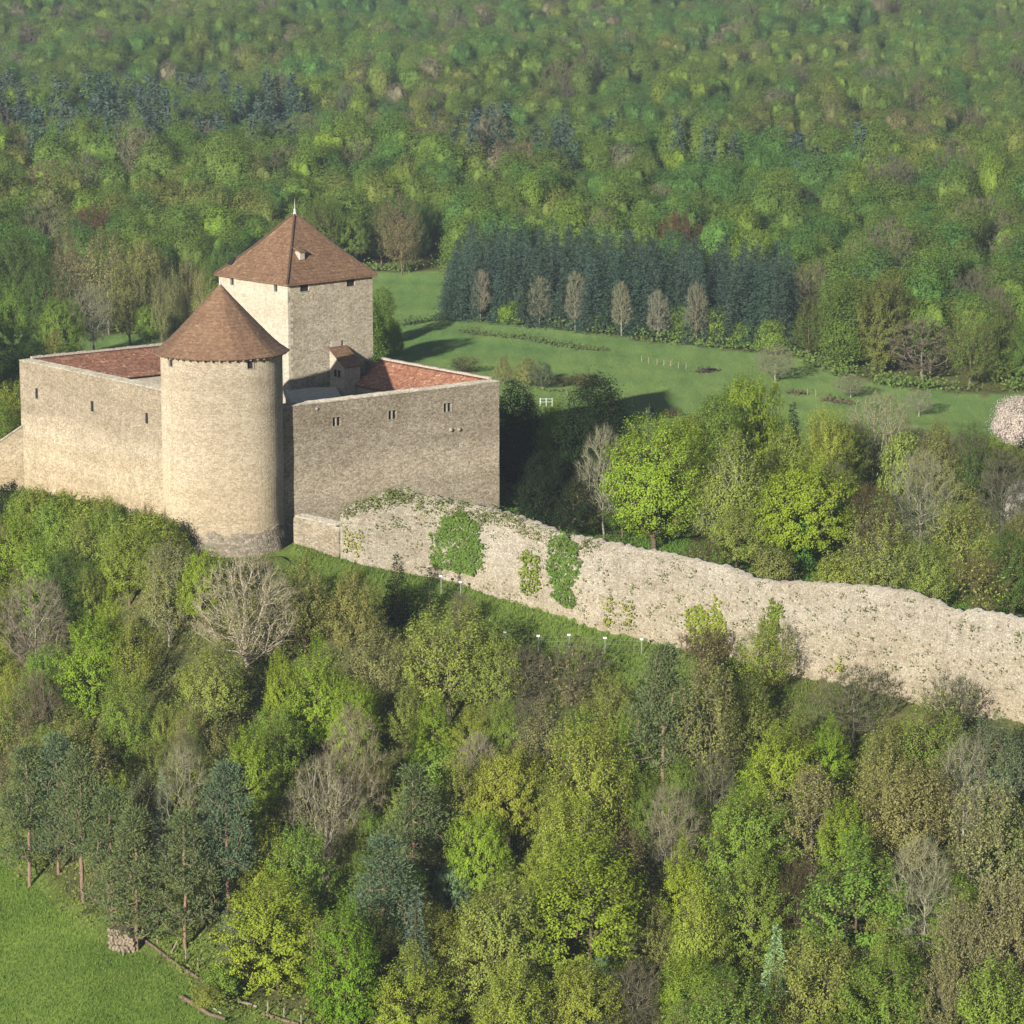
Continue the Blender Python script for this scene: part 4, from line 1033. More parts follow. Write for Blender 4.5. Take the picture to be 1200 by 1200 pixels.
# ------------------------------------------------------------------ trees one can point at, on the slope in front of the castle
G1 = 'trees on the slope below the castle'
FRONT = [
 (13, 566, 5, 4, 'bush', 'dark', 'dark shrub at the left edge below the sloping stub wall'),
 (70, 586, 6.5, 5.5, 'oak', 'green', 'round yellowish green tree under the leftmost slit of the sunlit wall'),
 (22, 604, 7, 6, 'oak', 'bright', 'light green leafy tree at the left edge below the dark shrub'),
 (127, 583, 6.5, 4.2, 'sparse', 'yellow', 'pale yellow young tree rising before the sunlit wall under its middle slit'),
 (173, 588, 5.5, 2.8, 'sparse', 'brown', 'reddish brown bare tree touching the sunlit wall left of the round tower'),
 (100, 610, 6.5, 5.5, 'oak', 'olive', 'olive tree just below the pale yellow young tree at the castle foot'),
 (150, 622, 7, 6, 'oak', 'yellow', 'yellow olive tree below the left edge of the round tower'),
 (50, 636, 9, 6, 'beech', 'green', 'bright green leafy tree two rows below the sunlit wall at left'),
 (78, 650, 8, 5, 'oak', 'deep', 'dark green tree tucked right of a bright leafy tree at left'),
 (40, 682, 10, 6.5, 'bare', 'grey', 'grey leafless tree with pale stems near the left edge mid height', 'pale'),
 (128, 692, 8, 3.4, 'beech', 'lime', 'narrow vivid yellow green tree left of centre below the round tower'),
 (108, 728, 9, 6, 'beech', 'bright', 'broad bright green tree below the narrow vivid yellow green one'),
 (155, 732, 7.5, 3.6, 'sparse', 'yellow', 'slim straw coloured tree right of the broad bright green tree'),
 (196, 640, 9, 6, 'sparse', 'khaki', 'pale twiggy tree with thin stems below the left side of the round tower', 'pale'),
 (238, 640, 8, 4.6, 'maple', 'bright', 'vivid green tree directly under the middle of the round tower'),
 (287, 655, 9.5, 9.2, 'coppice', 'khaki', 'large leafless tree with a fan of pale branches below the round tower', 'fan'),
 (356, 650, 9, 5.4, 'sparse', 'oliveb', 'dark brown olive twiggy tree right of the pale branched fan tree', 'brown'),
 (252, 757, 7.5, 6.6, 'oak', 'olive', 'dark olive round tree just below the pale branched fan tree', 'grey'),
 (328, 768, 8, 3, 'beech', 'lime', 'slender lime green tree below right of the pale branched fan tree'),
 (372, 752, 9, 5.5, 'beech', 'bright', 'bright green bushy tree right of the slender lime green one'),
 (412, 672, 8, 5, 'oak', 'oliveb', 'brownish olive tree at the left end of the grass below the rampart'),
 (440, 742, 7.5, 5, 'sparse', 'khaki', 'pale olive tree left of the big yellow olive tree under the rampart'),
 (527, 716, 10, 8.4, 'oak', 'olive', 'big yellow olive tree under the ivy of the rampart', 'grey'),
 (585, 745, 8, 5, 'oak', 'olive', 'olive tree on the right shoulder of the big yellow olive tree'),
 (540, 698, 4.4, 2.6, 'barebush', 'brown', 'small bare twiggy shrub on the grass strip under the ivy', 'grey'),
 (612, 760, 6.5, 5.6, 'bare', 'brown', 'brown leafless tree with arching branches left of the white capped fence posts', 'grey'),
 (672, 758, 5.6, 5.4, 'barebush', 'brown', 'spreading bare hawthorn below the white capped fence posts', 'grey'),
 (722, 792, 7, 5.4, 'sparse', 'olive', 'olive budding tree below the right end of the post fence'),
 (742, 836, 8, 4.6, 'beech', 'green', 'bright green tree left of the tall orange stemmed pine'),
 (640, 826, 8, 6.5, 'sparse', 'khaki', 'grey olive tree with curved pale twigs in the middle of the slope', 'grey'),
 (778, 752, 15, 5.2, 'pine', 'pine', 'tall pine with a long orange trunk standing below the rampart', None, 185, None, 1),
 (828, 738, 5.4, 5, 'barebush', 'brown', 'dark brown shrub against the rampart below its yellow green ivy', 'brown'),
 (898, 730, 6.6, 4.6, 'sparse', 'yellow', 'yellow olive young tree climbing the rampart right of the dark brown shrub'),
 (833, 778, 12.5, 6.4, 'sparse', 'oliveb', 'tall brown olive tree with two straight stems right of the orange stemmed pine', 'grey'),
 (878, 800, 7, 5.4, 'oak', 'olive', 'olive tree under the dark shrubs at the foot of the rampart'),
 (912, 858, 8.5, 5.6, 'beech', 'lime', 'lime green rounded tree right of the tall brown olive tree'),
 (1003, 782, 6.6, 6.4, 'bare', 'brown', 'grey brown leafless tree throwing its shadow on the rampart', 'grey'),
 (973, 842, 6, 3.6, 'beech', 'bright', 'small bright green tree below the leafless tree by the rampart'),
 (1037, 846, 8.5, 5.6, 'sparse', 'oliveb', 'brown olive budding tree right of the small bright green tree'),
 (1094, 822, 7.5, 5.4, 'sparse', 'green', 'soft green tree at the foot of the rampart towards the right edge'),
 (1132, 868, 8.5, 4, 'bare', 'grey', 'slender grey leafless tree with a pale trunk below the rampart at right', 'pale'),
 (1113, 800, 5.6, 5, 'barebush', 'khaki', 'pale bare shrub leaning on the rampart near the right edge', 'grey'),
 (1166, 850, 8.5, 6.5, 'sparse', 'greygreen', 'grey green willow like tree near the right edge under the rampart', 'grey'),
 (1196, 872, 8, 5, 'oak', 'greygreen', 'grey green leafy tree cut by the right edge under the rampart'),
 (952, 905, 9, 6, 'tasselled', 'khaki', 'pale tasselled tree left of centre in the right hand wood'),
 (990, 945, 8, 4.6, 'beech', 'bright', 'bright green tree right of the pale tasselled tree'),
 (1064, 902, 9.5, 6.6, 'oak', 'khaki', 'yellowish khaki tree with fine leaves in the right hand wood'),
 (1163, 925, 10.5, 6.4, 'tasselled', 'tassel', 'pale tasselled tree near the right edge, highest of the cream ones'),
 (874, 930, 10, 6.4, 'beech', 'green', 'mid green leafy tree left of the pale tasselled tree'),
 (1005, 985, 11, 8.8, 'beech', 'mid', 'big deep green spreading tree in the lower right wood'),
 (884, 1006, 9, 5.2, 'beech', 'green', 'fresh green fan shaped tree left of the big deep green one'),
 (934, 1010, 7.5, 3.6, 'bare', 'brown', 'brown leafless cone shaped tree between two green trees at lower right', 'brown'),
 (909, 1082, 6, 2.6, 'spruce', 'mint', 'small pale blue green conifer at lower right'),
 (962, 1100, 10, 6.4, 'oak', 'olive', 'olive green tree below the big deep green spreading tree'),
 (820, 1024, 11, 4.6, 'oak', 'yellow', 'tall yellow green tree left of the small pale conifer'),
 (1086, 990, 10.5, 5, 'bare', 'grey', 'thin leafless tree with a straight pale trunk at lower right', 'pale'),
 (1128, 1058, 9, 4.6, 'tasselled', 'tassel', 'cream tasselled tree right of the thin pale trunk'),
 (1186, 1035, 10, 5.4, 'tasselled', 'tassel', 'cream tasselled tree cut by the right edge'),
 (1112, 1130, 8, 4.4, 'tasselled', 'tassel', 'lowest cream tasselled tree near the bottom right'),
 (1168, 1132, 9, 6, 'oak', 'green', 'green leafy tree in the bottom right corner'),
 (1045, 1120, 9.5, 6.4, 'beech', 'mid', 'dense green tree at the bottom right of centre'),
 (787, 925, 9, 4.4, 'bare', 'grey', 'white stemmed forked leafless birch beside the orange pine trunk', 'pale'),
 (735, 972, 9, 5.2, 'sparse', 'brown', 'brown budding tree left of the forked white birch'),
 (800, 985, 8, 4.2, 'beech', 'lime', 'narrow yellow green tree under the forked white birch'),
 (692, 856, 11.5, 6.4, 'oak', 'yellow', 'tall yellow olive tree in the middle of the wood'),
 (672, 940, 9, 5.6, 'oak', 'yellow', 'yellow olive tree just below the tall one in mid wood'),
 (690, 992, 11.5, 9.4, 'beech', 'bright', 'largest bright green spreading tree low in the middle of the wood'),
 (590, 1036, 11, 6.6, 'beech', 'olive', 'tall olive green tree left of the largest bright spreading tree'),
 (563, 950, 8.5, 4.6, 'maple', 'bright', 'bright green round tree above the tall olive green one'),
 (596, 872, 9.5, 6.4, 'maple', 'yellow', 'yellow green oak with dark hollows in the middle of the wood'),
 (528, 1010, 5.6, 3, 'maple', 'mint', 'small pale mint green tree left of the tall olive green one'),
 (534, 884, 9, 5, 'oak', 'olive', 'olive round tree left of the yellow green oak with dark hollows'),
 (485, 896, 12, 5.6, 'pine', 'pine', 'dusky olive pine left of centre in the lower wood', None, 185, None, 2),
 (450, 978, 11, 6, 'pine', 'pineb', 'broad grey green pine below the dusky olive pine', None, 185, None, 2),
 (487, 1040, 9, 3.8, 'spruce', 'spruceb', 'grey green conical conifer low in the wood left of centre'),
 (645, 1106, 6.5, 3, 'spruce', 'spruceb', 'small grey green conical conifer at the foot of the largest bright tree'),
 (482, 1112, 8, 6, 'beech', 'yellow', 'yellow green leafy tree at the bottom left of centre'),
 (682, 1132, 8, 5.6, 'beech', 'yellow', 'yellow green tree at the bottom edge below the largest bright tree'),
 (706, 1118, 5, 2.6, 'maple', 'mint', 'small pale mint green bush tree at the bottom middle'),
 (742, 1130, 7.5, 4.6, 'bare', 'grey', 'cluster of grey bare stems at the bottom right of the mint bush tree', 'grey'),
 (410, 834, 12, 4.4, 'bare', 'grey', 'tall thin grey leafless tree left of the dusky olive pine', 'pale'),
 (378, 892, 10, 6.6, 'coppice', 'khaki', 'many stemmed khaki tree above the lime tree by the field', 'pale'),
 (410, 802, 7.5, 4.2, 'beech', 'bright', 'bright green tree above the tall thin grey leafless tree'),
 (508, 818, 6.5, 4, 'beech', 'bright', 'small bright green tree in the olive wood left of centre'),
 (556, 832, 6, 4.2, 'beech', 'yellow', 'small yellow green tree right of the small bright green one'),
 (560, 862, 6.5, 3.6, 'bare', 'grey', 'small whitish leafless tree above the yellow green oak', 'pale'),
 (465, 648, 6.2, 3.4, 'spruce', 'dark', 'small dark green spruce on the grass under the rampart'),
 (503, 664, 4.8, 2.6, 'spruce', 'dark', 'very small dark conifer right of the small spruce under the rampart'),
 (30, 872, 12, 5.2, 'pine', 'pine', 'pine at the left edge above the green field, leftmost of its group', None, 185, None, 2),
 (64, 858, 12, 4.6, 'pine', 'pineb', 'blue green pine behind the leftmost pine of the field edge', None, 185, None, 0),
 (92, 874, 13, 5, 'pine', 'pine', 'tall pine with a long bare trunk on the field edge left of the woodpile', None, 185, None, 1),
 (128, 920, 12, 4.6, 'pine', 'pine', 'pine standing directly over the woodpile, left of the pair', None, 185, None, 0),
 (157, 946, 11.4, 5, 'pine', 'pine', 'pine standing directly over the woodpile, right of the pair', None, 185, None, 2),
 (190, 902, 10, 2.8, 'spruce', 'pineb', 'slim blue green conifer between the pine groups above the field'),
 (214, 950, 11, 4.8, 'pine', 'pine', 'dense pine right of the woodpile above the fallen log', None, 185, None, 2),
 (264, 888, 13.6, 5, 'pine', 'pineb', 'tall pine with a pale straight trunk left of the lime coloured tree', None, 185, None, 1),
 (211, 880, 11, 4.4, 'bare', 'grey', 'leafless tree with a pale trunk behind the pines by the field', 'pale'),
 (325, 1030, 8.8, 7.2, 'beech', 'lime', 'lime coloured dense tree standing at the corner of the field'),
 (405, 1056, 9.5, 5.4, 'beech', (.13, .24, .02), 'vivid grass green tree right of the lime coloured tree by the field'),
 (293, 862, 9.5, 5, 'beech', 'bright', 'bright green tree behind the tall pine above the lime coloured tree'),
 (306, 968, 8, 3.8, 'oak', 'yellow', 'yellow green sparse tree right above the lime coloured tree'),
 (145, 800, 8, 5, 'oak', 'green', 'green tree above the group of pines at left'),
 (18, 802, 9, 5, 'sparse', 'oliveb', 'brown olive tree at the left edge above the leftmost pine'),
 (278, 1062, 3.6, 2.6, 'bush', 'greygreen', 'grey green shrub at the left foot of the lime coloured tree'),
]
for r in FRONT:
    px, yt, H, W, k, ti, lab = r[:7]; ex = list(r[7:])+[None]*4
    T(px, yt, H, W, k, ti, lab, ex[0], ex[1] or 185., G1, ex[3])

# behind the rampart
G2 = 'trees between the rampart and the meadow'
BACKT = [  # the shaded ones have the castle's shadow put into their dark tint
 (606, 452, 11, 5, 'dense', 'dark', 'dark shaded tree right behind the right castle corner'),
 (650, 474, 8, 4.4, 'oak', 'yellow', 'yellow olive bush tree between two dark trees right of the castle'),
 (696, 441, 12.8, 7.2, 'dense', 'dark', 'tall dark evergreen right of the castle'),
 (708, 503, 10.5, 4.4, 'bare', 'grey', 'pale dead looking leafless tree between the dark evergreen and the round lime', 'pale'),
 (767, 490, 12.4, 9.8, 'lime', 'bright', 'big round bright green tree directly behind the rampart'),
 (760, 474, 11, 3, 'spruce', 'spruceb', 'small spruce top peeping over the big round bright tree'),
 (876, 438, 12, 7.4, 'maple', 'bright', 'tall lobed bright green tree at the edge of the meadow'),
 (840, 462, 11, 4.6, 'dense', 'mid', 'dark green tree on the left flank of the lobed bright tree'),
 (862, 506, 12, 7, 'oak', 'olive', 'olive tree with visible limbs below the lobed bright tree', 'pale'),
 (864, 596, 6, 5.4, 'oak', 'olive', 'low olive tree between the round tree and the umbrella tree'),
 (946, 538, 10.4, 9.8, 'maple', 'bright', 'bright umbrella shaped tree with an ivy clad trunk behind the rampart', None, 185, None, 0),
 (972, 484, 9, 4.6, 'oak', 'yellow', 'yellow olive tree above the right side of the umbrella tree'),
 (922, 505, 10, 5.4, 'oak', 'olive', 'olive tree behind the top left of the umbrella tree'),
 (1032, 462, 9.6, 8.2, 'coppice', 'khaki', 'spreading tree with many pale limbs at the meadow edge right of centre', 'pale'),
 (1098, 495, 9, 6, 'oak', 'oliveb', 'brownish olive tree right of the pale limbed spreading tree'),
 (1140, 500, 8.6, 4.6, 'sparse', 'deep', 'ivy darkened leafless tree left of the white blossom', 'grey'),
 (1080, 532, 10, 6.4, 'bare', 'grey', 'pale grey leafless tree with a white trunk right of the umbrella tree', 'pale'),
 (1128, 570, 10, 6.4, 'sparse', 'olive', 'tall olive budding tree right of the white trunked leafless tree'),
 (1176, 532, 9.4, 5.6, 'bare', 'brown', 'pinkish grey leafless tree near the right edge', 'grey'),
 (1198, 566, 5, 3.4, 'blossom', 'blossom', 'small white blossoming tree cut by the right edge'),
 (1036, 598, 9, 6, 'sparse', 'olive', 'green olive tree with thin stems just over the rampart top', 'grey'),
 (1016, 570, 8, 4.6, 'bare', 'brown', 'brown leafless tree right of the umbrella tree trunk', 'brown'),
 (1156, 662, 6, 6.4, 'barebush', 'olive', 'reedy olive shrub on the rampart top at right', 'olive'),
 (1190, 628, 8, 5, 'oak', 'deep', 'dark green tree at the right edge over the rampart'),
 (1090, 640, 6, 4.6, 'oak', 'olive', 'low olive tree over the rampart left of the reedy shrub'),
 (985, 645, 4.4, 4.4, 'bush', 'olive', 'olive shrub on the grass right of the umbrella tree'),
 (905, 640, 3.4, 3.8, 'bush', 'oliveb', 'brown olive shrub left of the ivy clad trunk'),
 (826, 636, 3.6, 3, 'barebush', 'oliveb', 'low bare shrub right of the round tree trunk'),
 (930, 470, 8, 3.2, 'spruce', 'spruce', 'blue green spruce right of the lobed bright tree'),
 (804, 492, 9, 5.4, 'oak', 'yellow', 'yellow green tree between the round tree and the lobed tree'),
 (1193, 466, 6.2, 5.8, 'blossom', 'blossom', 'big white blossoming cherry on the meadow at the right edge'),
 (1060, 505, 7, 4.4, 'bush', 'olive', 'olive thicket below the pale limbed spreading tree'),
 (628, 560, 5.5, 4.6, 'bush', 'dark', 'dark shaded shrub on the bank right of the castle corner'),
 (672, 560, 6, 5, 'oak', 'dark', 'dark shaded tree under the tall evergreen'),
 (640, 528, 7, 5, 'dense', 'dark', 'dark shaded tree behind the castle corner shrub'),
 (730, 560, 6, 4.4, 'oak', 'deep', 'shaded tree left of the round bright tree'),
 (448, 338, 8.5, 4.4, 'dense', 'mid', 'green tree emerging right of the square keep', None, 330),
 (424, 344, 11, 7, 'dense', 'mid', 'green tree mostly hidden behind the square keep', None, 330),
 (436, 360, 8, 4, 'dense', 'deep', 'dark green tree against the right edge of the square keep', None, 330),
 (462, 376, 5, 2.6, 'bush', 'green', 'small green shrub right of the green tree by the keep', None, 360),
]
for r in BACKT:
    px, yt, H, W, k, ti, lab = r[:7]; ex = list(r[7:])+[None]*4
    T(px, yt, H, W, k, ti, lab, ex[0], ex[1] or 262., G2, ex[3])
# left of the castle and in the meadow
G3 = 'trees left of the castle before the forest'
LEFTT = [  # deep tints put the shade over this wood into the leaf colour
 (10, 452, 9, 4.6, 'oak', 'yellow', 'sunlit yellow green tree at the left edge beside the castle corner', None, 332),
 (-8, 470, 8, 5, 'oak', 'green', 'green tree cut by the left edge beside the castle corner', None, 332),
 (14, 340, 12, 6, 'beech', 'mid', 'round green tree at the left edge behind the castle', None, 380),
 (68, 348, 11, 6.4, 'maple', 'mid', 'green round tree behind the left castle wall', None, 380),
 (63, 386, 8, 4.6, 'oak', 'olive', 'olive tree below the green round one behind the left wall', None, 380),
 (108, 334, 10.4, 7.2, 'bare', 'grey', 'pale grey leafless round tree behind the left castle wall', 'pale', 400),
 (188, 326, 11, 3.4, 'sparse', 'khaki', 'leftmost of the row of slim bare poplars left of the keep', 'grey', 420),
 (203, 312, 12, 3.6, 'sparse', 'khaki', 'second of the row of slim bare poplars left of the keep', 'grey', 420),
 (219, 306, 12.4, 3.6, 'sparse', 'khaki', 'third of the row of slim bare poplars left of the keep', 'grey', 420),
 (236, 318, 11.4, 3.6, 'sparse', 'khaki', 'poplar of the bare row closest to the keep', 'grey', 420),
 (80, 268, 15, 8, 'sparse', 'brown', 'large grey brown budding tree at left above the pale leafless round tree', 'grey', 440),
 (125, 276, 15, 8, 'sparse', 'khaki', 'large pale brown budding tree right of the grey brown one', 'grey', 440),
 (165, 284, 14, 8, 'oak', 'oliveb', 'large olive brown tree left of the poplar row', 'grey', 440),
 (150, 310, 12, 7, 'sparse', 'oliveb', 'shaded brown tree below the large olive brown one', 'brown', 430),
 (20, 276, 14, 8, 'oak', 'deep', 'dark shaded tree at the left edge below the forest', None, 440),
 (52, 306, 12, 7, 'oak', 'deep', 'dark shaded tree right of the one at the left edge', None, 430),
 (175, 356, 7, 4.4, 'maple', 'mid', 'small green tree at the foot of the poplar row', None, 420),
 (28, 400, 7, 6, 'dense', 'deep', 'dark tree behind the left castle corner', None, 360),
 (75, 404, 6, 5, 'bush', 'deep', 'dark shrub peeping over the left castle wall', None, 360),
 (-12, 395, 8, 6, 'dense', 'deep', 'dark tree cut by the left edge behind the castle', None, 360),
]
for r in LEFTT:
    px, yt, H, W, k, ti, lab = r[:7]; ex = list(r[7:])+[None]*4
    T(px, yt, H, W, k, ti, lab, ex[0], ex[1] or 380., G3, ex[3])

def Tb(px, yb, yt, W, kind, tint, label, bark=None, group=None, var=None, Wpx=None):
    """tree standing at a pixel of the meadow, its top at another"""
    p = ground_hit(px, yb, 350.); H = at_Y(px, yt, p.y).z-p.z
    return plant(p.x, p.y, H, W, kind, tint, label, group, bark, z=p.z, var=var)
G4 = 'bare trees in front of the conifer block'
for i, (px, yb, yt, W) in enumerate(((563, 377, 318, 3.), (632, 383, 326, 3.8), (674, 388, 320, 3.8), (728, 395, 332, 3.5), (771, 400, 342, 3.8), (816, 404, 334, 3.5))):
    Tb(px, yb, yt, W, 'bare', 'grey', 'bare pale tree before the conifer block, %s from the left' % ('first', 'second', 'third', 'fourth', 'fifth', 'sixth')[i], 'pale', G4, var=1)
for px, yb, yt, W, lab in ((908, 448, 406, 5.6, 'bare round tree alone in the meadow, largest of the three'), (997, 466, 440, 4.8, 'low bare tree alone in the meadow, middle of the three'), (1077, 488, 458, 4, 'small bare tree alone in the meadow, nearest the white cherry')):
    Tb(px, yb, yt, W, 'bare', 'grey', lab, 'pale', 'lone bare trees in the meadow', var=0)
for px, yb, yt, W, k, ti, lab in ((590, 452, 416, 3, 'sparse', 'khaki', 'pale small tree in the meadow over the castle corner'), (617, 454, 419, 4.6, 'oak', 'khaki', 'round grey green small tree in the meadow over the castle corner'),
      (635, 456, 424, 3.6, 'tasselled', 'greygreen', 'silvery small tree right of the round grey green one'), (683, 455, 438, 4.6, 'barebush', 'brown', 'low brown shrub in the meadow right of the silvery tree'),
      (543, 438, 420, 4.6, 'barebush', 'dark', 'dark bare shrub above the right castle wall'), (762, 486, 474, 1.6, 'spruce', 'spruce', 'tiny conifer behind the big round bright tree'),
      (785, 490, 478, 3.4, 'barebush', 'brown', 'grey shrub in the meadow behind the round bright tree'), (660, 453, 441, 2.4, 'barebush', 'khaki', 'straw coloured shrub left of the low brown one')):
    Tb(px, yb, yt, W, k, ti, lab, 'grey' if 'bush' not in k else None)
for px, yb, H, W, ti, lab in ((600, 380, 3.6, 4, 'green', 'green shrub at the foot of the conifer block, leftmost'), (798, 396, 5, 4, 'bright', 'bright green shrub left of the sixth bare tree'), (840, 402, 5.4, 5, 'bright', 'bright green shrub right of the sixth bare tree'),
      (872, 408, 4, 4, 'mid', 'mid green shrub by the conifer block'), (905, 414, 5, 4.6, 'green', 'green shrub at the right end of the conifer block'), (700, 388, 2.6, 3.4, 'mid', 'low green shrub under the third bare tree')):
    p = ground_hit(px, yb, 350.); plant(p.x, p.y, H, W, 'bush', ti, lab, z=p.z)

for px, yt, H, W, k, ti, lab in ((795, 252, 12, 9, 'oak', 'red', 'reddish brown round tree above the conifer block'), (887, 268, 11, 8, 'maple', 'bright', 'bright yellow green tree at the right end above the conifer block'), (104, 247, 12, 9, 'oak', 'red', 'dark red brown tree at the forest edge left of the keep'),
      (470, 232, 13, 7, 'sparse', 'brown', 'tall brown budding tree in the forest right of the keep roof')):
    T(px, yt, H, W, k, ti, lab, None, 440)
for px, yb, yt, W, lab in ((1140, 416, 322, 8, 'tall bare crowned tree with a long pale trunk in the right forest edge'), (1042, 404, 332, 6, 'slim grey bare tree in the right forest edge'), (1172, 418, 350, 5, 'leafless tree with white trunk right of the tall bare crowned one'), (955, 418, 310, 8, 'brown bare tree just right of the conifer block'), (1160, 240, 190, 7, 'pale bare tree high in the right forest')):
    x, y = find_spot(px, yt, 11 if yb > 300 else 10, 452); plant(x, y, 11 if yb > 300 else 10, W, 'bare', 'grey', lab, 'grey' if W < 7 else 'brown', var=1 if W < 6.5 else 0)
# ivy sheath on the umbrella tree's trunk
x, y = find_spot(946, 538, 10.4, 262.)
rg = np.random.default_rng(5); k = 2600; zz = rg.uniform(0, 5.2, k); a = rg.uniform(0, 6.283, k); r = (.75+.35*np.sin(zz*2.3+a))*rg.uniform(.6, 1.05, k)
c = np.stack([r*np.cos(a), r*np.sin(a), zz], 1); n_ = unit(np.stack([np.cos(a), np.sin(a), .3+0*a], 1)+rg.normal(0, .5, (k, 3)))
v, f = cards(rg, c, n_, .26, .2); o = link('ivy', np_mesh('trunk_ivy', v, [f], [M_LEAF])); o.location = (x, y, gz(x, y)); o['tint'] = (.06, .13, .03)
tag(o, 'green ivy wrapped round the trunk of the umbrella shaped tree', 'ivy')

# ------------------------------------------------------------------ filler trees of the wood on the slope
LIM_X = [-100, 0, 60, 130, 190, 250, 340, 400, 450, 500, 560, 600, 760, 800, 860, 950, 1050, 1120, 1200, 1300]
LIM_Y = [575, 580, 590, 602, 622, 678, 700, 700, 745, 770, 780, 782, 786, 782, 800, 836, 848, 846, 872, 890]
REFS = [(262, 560, 'the round tower foot'), (287, 710, 'the pale branched fan tree'), (527, 770, 'the big yellow olive tree'), (778, 830, 'the orange stemmed pine'), (1005, 1040, 'the big deep green tree'),
        (690, 1050, 'the largest bright tree'), (325, 1090, 'the lime coloured tree'), (145, 1090, 'the woodpile'), (672, 770, 'the spreading bare hawthorn'), (1003, 815, 'the leafless tree by the rampart'),
        (487, 950, 'the dusky olive pine'), (912, 890, 'the lime green rounded tree'), (108, 760, 'the broad bright green tree'), (590, 1100, 'the tall olive green tree'), (238, 670, 'the vivid tree under the tower'),
        (1163, 980, 'the highest cream tasselled tree'), (410, 900, 'the tall thin grey tree'), (833, 860, 'the tall two stemmed tree'), (596, 920, 'the yellow green oak'), (92, 960, 'the tall field edge pine')]
USED = set()
CNAME = {'bright': 'bright green', 'yellow': 'yellow green', 'green': 'fresh green', 'mid': 'mid green', 'deep': 'dark green', 'olive': 'olive', 'oliveb': 'brown olive', 'khaki': 'khaki', 'brown': 'brown', 'greygreen': 'grey green', 'grey': 'grey', 'pine': 'blue green', 'dark': 'dark'}
FORM = {'oak': 'thin leaved tree', 'beech': 'full leaved tree', 'sparse': 'budding tree', 'bare': 'leafless tree', 'bush': 'shrub', 'barebush': 'bare shrub', 'pine': 'pine', 'maple': 'round leafy tree', 'coppice': 'many stemmed tree', 'dense': 'dense tree'}
def rel_label(px, py, kind, tint, refs=REFS):
    rs = sorted(refs, key=lambda r: (r[0]-px)**2+(r[1]-py)**2)
    for r in rs:
        dx, dy = px-r[0], py-r[1]; ds = math.hypot(dx, dy)
        near = 'just ' if ds < 75 else ('' if ds < 150 else 'well ')
        if abs(dx) > 2*abs(dy): w = 'right of' if dx > 0 else 'left of'
        elif abs(dy) > 2*abs(dx): w = 'below' if dy > 0 else 'above'
        else: w = ('below' if dy > 0 else 'above')+(' and right of' if dx > 0 else ' and left of')
        s = '%s %s %s%s %s' % (CNAME[tint], FORM[kind], near, w, r[2])
        if s not in USED and len(s.split()) <= 16:
            USED.add(s); return s
    return s

VIS_FIELD = [(-60, 985), (0, 1000), (40, 1035), (80, 1072), (112, 1098), (150, 1085), (260, 1108), (262, 1160), (330, 1180), (360, 1215), (430, 1250), (-60, 1320)]
GRASS_PX = [(480, 740), (500, 690), (560, 692), (700, 742), (760, 752), (790, 765), (740, 800), (600, 770), (540, 745)]
tries = 0; nf = 0
KW = [('oak', 'olive', 20), ('oak', 'oliveb', 4), ('oak', 'yellow', 14), ('oak', 'green', 12), ('sparse', 'olive', 12), ('sparse', 'oliveb', 5), ('sparse', 'khaki', 6), ('beech', 'green', 8), ('beech', 'bright', 5), ('beech', 'yellow', 6), ('bare', 'grey', 5),
      ('oak', 'mid', 6), ('bush', 'olive', 4), ('bush', 'green', 3), ('sparse', 'greygreen', 3), ('bare', 'brown', 2)]
kw = [w for _, _, w in KW]
def crowded(x, y, r, f=.5):
    return any((x-a)**2+(y-b)**2 < (f*(r+c))**2 for a, b, c in TREES)
while tries < 9000 and nf < 300:
    tries += 1
    y = rnd.uniform(188, 318); hw = .158*y+14; x = rnd.uniform(-hw, hw)
    d = float(np.interp(x, RX, RY))-y
    if d < 3 or in_poly(np.array([x]), np.array([y]), FIELD)[0]: continue
    k, ti, _ = rnd.choices(KW, kw)[0]
    H = rnd.uniform(5.4, 9.8); W = H*rnd.uniform(.5, .78)
    if 'bush' in k: H = rnd.uniform(2.6, 4); W = H*1.15
    z = gz(x, y); px, py = proj(x, y, z); _, pt = proj(x, y, z+H); ppm = F/(y+10)
    lim = max(np.interp(q, LIM_X, LIM_Y) for q in (px-W*ppm*.35, px, px+W*ppm*.35))
    if pt < lim:
        H -= (lim-pt)/ppm
        if H < 2.6: continue
        if H < 4.2: k = 'bush'; ti = rnd.choice(['olive', 'green', 'yellow']); W = min(W, H*1.15)
        else: W = min(W, H*.75)
        _, pt = proj(x, y, z+H)
    if any(in_poly(np.array([px+o*W*ppm*.45]), np.array([py+(pt-py)*v]), VIS_FIELD)[0] for o in (-1, 0, 1) for v in (0, .35, .7)): continue
    if any(in_poly(np.array([px+o*W*ppm*.45]), np.array([py+(pt-py)*v]), GRASS_PX)[0] for o in (-1, 0, 1) for v in (0, .5, .95)): continue
    if crowded(x, y, W/2, .46): continue
    # keep the trees one can point at unhidden
    cy = (py+pt)/2
    hide = 0
    for bx, bt, bb, bw in BOXES:
        if bb < py-2 and abs(bx-px) < (bw+W*ppm*.5)*.62 and pt < bt+(bb-bt)*.55 and bt < py: hide += 1
    if hide: continue
    tl = ti
    plant(x, y, H, W, k, ti, rel_label(px, cy, k, tl), G1); nf += 1
print('front fillers', nf, tries)

